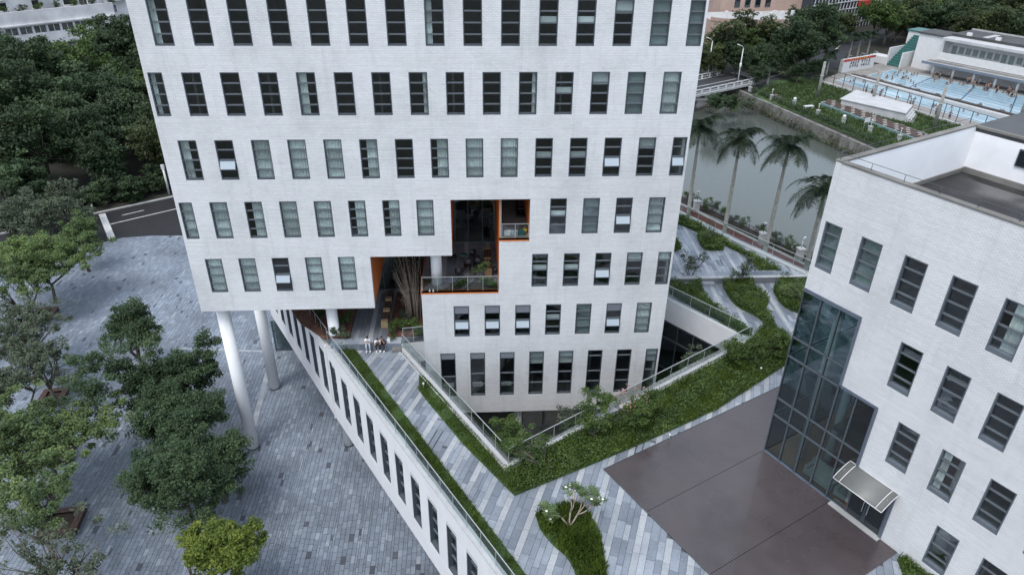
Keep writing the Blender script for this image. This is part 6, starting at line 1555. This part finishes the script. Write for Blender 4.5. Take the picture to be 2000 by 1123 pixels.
for z in (4.4, 8.0): MB().box(4, 26, -1.3, 0, z, z+.9).obj('balcony', m_white, t_)
for x, z in ((1, 2), (2.4, 2), (1, 5), (2.4, 5), (1.2, 8)): MB().box(x, x+1, -.5, -.01, z, z+.8).obj('air_conditioner', m_white, t_)
MB().box(-.6, 4, -.6, 6, 11.5, 12.1).obj('roof', m_conc, t_)
# pink building with a roof terrace
PF, pl_ = fr_px((1402, 90), (1545, 86), 0)
t_ = emptyf('pink_building', PF, 0, 0, 0, 'pinkish building with a rounded grey roof terrace and rooftop units', 'building')
arc = [(14-16*math.cos(a), 2-6*math.sin(a)) for a in [math.pi*k/14 for k in range(15)]]
MB().prism(arc+[(30, 14), (-2, 14)], 0, 6).obj('wall', m_pink, t_); MB().prism([(14+(x-14)*.96, 4+(y-4)*.93) for x, y in arc+[(30, 14), (-2, 14)]], 6.0, 6.05).obj('roof', m_conc, t_)
for k in range(14): 
    (xa_, ya_), (xb_, yb_) = arc[k], arc[k+1]; MB().beam((xa_, ya_, 6.4), (xb_, yb_, 6.4), .3, .9).obj('parapet', m_pink, t_)
for i in range(7): MB().box(2+i*3.6, 2.6+i*3.6, -1+2*abs(i-3)*.5, 0+2*abs(i-3)*.5, 6.05, 8).obj('frame_post', m_white, t_)
for x, y in ((8, 6), (12, 4), (18, 7)): MB().box(x, x+1.2, y, y+.8, 6.05, 7.1).obj('air_conditioner', m_white, t_)
MB().box(6, 34, 14, 26, 0, 16).obj('wall', m_pink, t_); 
for i in range(5): o = MB().box(10+i*3, 11.6+i*3, 13.9, 13.99, 7, 9.4).obj('window', m_frame, t_); MB().box(10.1+i*3, 11.5+i*3, 13.86, 13.89, 7.1, 9.3).obj('pane', m_glassd, o)
MB().cyl(26, 0, 0, 1, 1, 24).obj('round_window', m_teal, t_).rotation_euler = (R(90), 0, 0)
t_.children[-1].location = (0, 13.9, 10)
# grid glass building
GF, gl_ = fr_px((1618, 62), (1750, 40), 0)
t_ = emptyf('grid_building', GF, 0, 0, 0, 'dark glass building wrapped in a slanting white grid beyond the road', 'building')
MB().box(-10, 26, .3, 20, 0, 24).obj('wall', m_glassd if False else M('dark_glazing', (.03, .04, .05), .15, .1, 1), t_)
mb = MB()
for i in range(24): mb.beam((-10+i*1.6, .1, 0), (-10+i*1.6+2.2, .1, 24), .16, .22)
for k in range(12): mb.beam((-10, .0, 1.5+k*2.0), (27, .0, 1.5+k*2.0), .16, .24)
mb.obj('grid', m_white, t_); MB().box(12, 17, -1.5, .0, 6, 7.4).obj('sign', m_red, t_)
GF2, _ = fr_px((1765, 30), (1840, 22), 0)
t_ = emptyf('blue_building', GF2, 0, 0, 0, 'low building with blue reflecting glass at the top edge', 'building')
MB().box(0, 24, 0, 12, 0, 14).obj('wall', M('blue_glazing', (.02, .07, .16), .12, .3, .3), t_); MB().box(-.2, 24.2, -.2, 12, 5, 5.4).box(-.2, 24.2, -.2, 12, 9, 9.3).obj('ledge', m_gblind, t_)
o = MB().box(0, 22, 0, 8, 0, 7).obj('wall', m_dark, t_); o.location = (-26, -2, 0)
MB().box(-12, -10, 0, 0.5, 0, 0.01).obj('base', m_conc, t_)

# ------------------------------------------------------------------ forest trees
FV = []
for i in range(7):
    lf = [m_leaf_for, m_leaf_for, m_leaf_for2, m_leaf_for, m_leaf_for2, m_leaf_fic, m_leaf_sh][i]
    FV.append(tree_meshes(800+i, 10.5, 4.2, 4.0, 3.6, 150, 80, .42, .95, lf, .3, .35, 8, .45, zc=6.6, sparse_br=16))
rg = random.Random(77)
def forest(px, zc, gap, labs, group, avoid=None, pick=(0, 1, 2, 3, 4, 5), smin=.8, smax=1.2, maxn=400, where_=''):
    P = np.array(pz(px, zc)); lo, hi = P.min(0), P.max(0); pts = []; tries = 0; Pl = [tuple(q) for q in P]
    while tries < 9000 and len(pts) < maxn:
        tries += 1; x, y = rg.uniform(lo[0], hi[0]), rg.uniform(lo[1], hi[1])
        if not inside(Pl, x, y) or any((x-a)**2+(y-b)**2 < gap*gap for a, b in pts) or (avoid and avoid(x, y)): continue
        pts.append((x, y))
    pts.sort(key=lambda p: p[1])
    nr = max(1, round(len(pts)**.5/1.15)); per = math.ceil(len(pts)/nr); lab = {}
    orw = [ordw(k+1) for k in range(30)]; _unused = ['first', 'second', 'third', 'fourth', 'fifth', 'sixth', 'seventh', 'eighth', 'ninth', 'tenth', 'eleventh', 'twelfth', 'thirteenth', 'fourteenth', 'fifteenth', 'sixteenth']
    for r__ in range(nr):
        row = sorted(range(r__*per, min(len(pts), (r__+1)*per)), key=lambda k: pix(*pts[k], 6)[0])
        for j, k in enumerate(row): lab[k] = '%s from left, %s rank' % (orw[j], orw[r__])
    for i, (x, y) in enumerate(pts):
        v = rg.choice(pick); s = rg.uniform(smin, smax)
        plant('forest_tree', FV[v], x, y, -.05, labs[v].split(' tree')[0]+' tree'+where_+', '+lab[i], 'tree', group, rg.uniform(0, 6.28), s, s*rg.uniform(.85, 1.1))
    return len(pts)
base_l = ['dark green round crowned tree', 'dense dark green tree', 'olive toned broad tree', 'deep green wide crowned tree', 'olive green lumpy tree', 'mid green leafy tree', 'lighter green tree']
LF = [b + ' in the wood behind the road at the left' for b in base_l]; RF = [b + ' between the canal road and the far buildings' for b in base_l]; PF_ = [b + ' beyond the bath house roof' for b in base_l]
onroad = lambda x, y: (np.array([x, y])-np.array(far_st)) @ nrm > -4.5
n1 = forest([(-60, 118), (20, 112), (200, 92), (262, 88), (620, 95), (620, 330), (335, 372), (170, 410), (60, 430), (-60, 470)], 6, 6.0, LF, 'trees in the wood behind the road', onroad, (0, 1, 2, 3, 5, 0, 1, 3, 6), where_=' in the left wood')
inr = lambda x, y: inside(RDF, x, y)
def okR(x, y): return any(inside(RDF, x+dx, y+dy) for dx in (-3, 0, 3) for dy in (-3, 0, 3))
n2 = forest([(1372, 98), (1440, 92), (1545, 86), (1572, 52), (1640, 48), (1622, 66), (1585, 85), (1555, 112), (1470, 122), (1372, 128)], 4, 6.6, RF, 'trees beyond the canal', okR, where_=' over the canal')
n3 = forest([(1690, 58), (1760, 50), (1800, 48), (1900, 55), (2060, 82), (2060, 20), (1850, 8), (1760, 22), (1690, 38)], 5, 6.4, PF_, 'trees beyond the bath house', okR, (2, 4, 2, 4, 0, 6, 5), where_=' behind the bath house')
for u, v, s, k, lab in ((1537, 112, .62, 0, 'dark tree standing alone over the road bend beside the bridge'), (1500, 104, .75, 3, 'tall dark tree right of the light crowned one near the bridge'), (1462, 90, .75, 6, 'light green crowned tree in front of the pink building'), (1395, 122, .6, 2, 'low olive tree behind the bridge lamps'), (1590, 60, 1.2, 1, 'very dark large tree left of the road bend'), (1565, 85, 1.0, 1, 'dark tree between the road bend and the lone tree'), (1715, 28, .9, 6, 'pale green tree in front of the grid building'), (1850, 18, 1.0, 6, 'pale green tree beside the blue building')):
    x, y = at(u, v, 6.6*s); plant('forest_tree', FV[k], x, y, 0, lab, 'tree', None, s*7, s)
for u, v, h_, lab, sd in ((1498, 168, 3.0, 'fan palm beside the path end on the far lawn', 5), (1612, 148, 3.6, 'leaning palm before the white fence by the pools', 6), (1655, 100, 5, 'palm left of the billboard', 7), (1672, 98, 5, 'palm above the billboard', 8), (1690, 96, 5, 'palm right of the billboard near the green stair', 9)):
    x, y = at(u, v+ (0 if h_ < 5 else 22), 0); palm(x, y, h_, lab, sd, 'small palms around the pools', 2.4, 15)
for i, (u, v, lab) in enumerate(((1545, 158, 'yellow green bush right of the fan palm'), (1530, 155, 'round bush behind the fan palm'), (1575, 150, 'dark clipped bush near the pool corner'), (1395, 200, 'bush under the bridge end'), (1430, 205, 'bush at the foot of the canal wall by the bridge'), (1455, 200, 'bush overhanging the water by the bridge'))):
    x, y = at(u, v, 0); plant('bush', bm_[i % 4], x, y, 0 if i < 3 else -1.8, lab, 'bush', None, i, 2.2)
for i in range(13):
    q_ = np.array(far_st)+d_road*(52+i*3.6)-nrm*rg.uniform(2.6, 4.2); s_ = rg.uniform(.42, .62)
    plant('forest_tree', FV[(0, 1, 3, 5)[i % 4]], q_[0], q_[1], -1.2, 'low dark understorey tree by the far kerb of the road, %s from the left' % ['first', 'second', 'third', 'fourth', 'fifth', 'sixth', 'seventh', 'eighth', 'ninth', 'tenth', 'eleventh', 'twelfth', 'thirteenth'][i], 'tree', 'understorey trees along the road', i*1.3, s_, s_*.8)
for u, v, s, k, lab in ((1562, 136, .45, 0, 'small dark tree at the path end near the pool corner'), (1592, 128, .5, 3, 'small dark tree behind the leaning palm'), (1478, 146, .42, 1, 'small dark tree at the far end of the bridge rail'), (1400, 196, .4, 5, 'small leafy tree on the bank beneath the bridge'), (1432, 198, .38, 0, 'small dark tree overhanging the water near the bridge'), (1520, 92, .8, 0, 'dark tree behind the lone tree of the road bend'), (1552, 70, 1.1, 3, 'broad dark tree in front of the grid building, left side'), (1583, 95, .8, 1, 'dark tree whose crown touches the road bend'), (1480, 112, .65, 5, 'mid green tree directly above the zebra crossing'), (1440, 105, .8, 0, 'dark tree behind the near bridge lamp'), (1605, 35, 1.1, 0, 'dark tree under the left edge of the grid building'), (1655, 45, .8, 2, 'olive tree where the far road ends'), (1420, 108, .7, 1, 'dark tree between the bridge and the pink building')):
    x, y = at(u, v, 6.6*s); plant('forest_tree', FV[k], x, y, 0, lab, 'tree', None, s*7, s)
# grey leaved trees at the verge of the road
gm = tree_meshes(900, 5.5, 2.2, 2.1, 1.9, 60, 60, .26, .55, m_leaf_gry, .12, .35, 6, .3, zc=3.6, sparse_br=30)
for u, v, lab in ((140, 425, 'grey leaved small tree covering the kerb left of the stop line'), (85, 432, 'grey leaved small tree standing over the road at the left'), (25, 436, 'grey leaved small tree over the road, closest to the left edge'), (60, 405, 'grey leaved small tree at the road verge, far left'), (118, 392, 'grey leaved small tree above the bright spreading one'), (20, 395, 'grey leaved tree at the left edge by the road')):
    x, y = at(u, v, 3.5); plant('verge_tree', gm, x, y, 0, lab, 'tree', None, u)
rl = empty('roadside_post', (*at(331, 381, 0), 0), 0, 'white lamp post at the road verge touching the tower outline', 'post'); MB().cyl(0, 0, 0, 3.6, .13, 10).obj('pole', m_white, rl); MB().box(-.2, .2, -.12, .12, 3.6, 4.2).obj('lamp_head', m_white, rl)
bo = empty('bollard', (*at(183, 414, 0), .1), 0, 'small white bollard on the far kerb of the road', 'bollard'); MB().cyl(0, 0, 0, .8, .09, 10).obj('post', m_white, bo); MB().cyl(0, 0, .8, .9, .12, 10).obj('cap', m_white, bo)
print('pavers', npav, 'forest', n1, n2, n3, 'objects', len(bpy.data.objects))
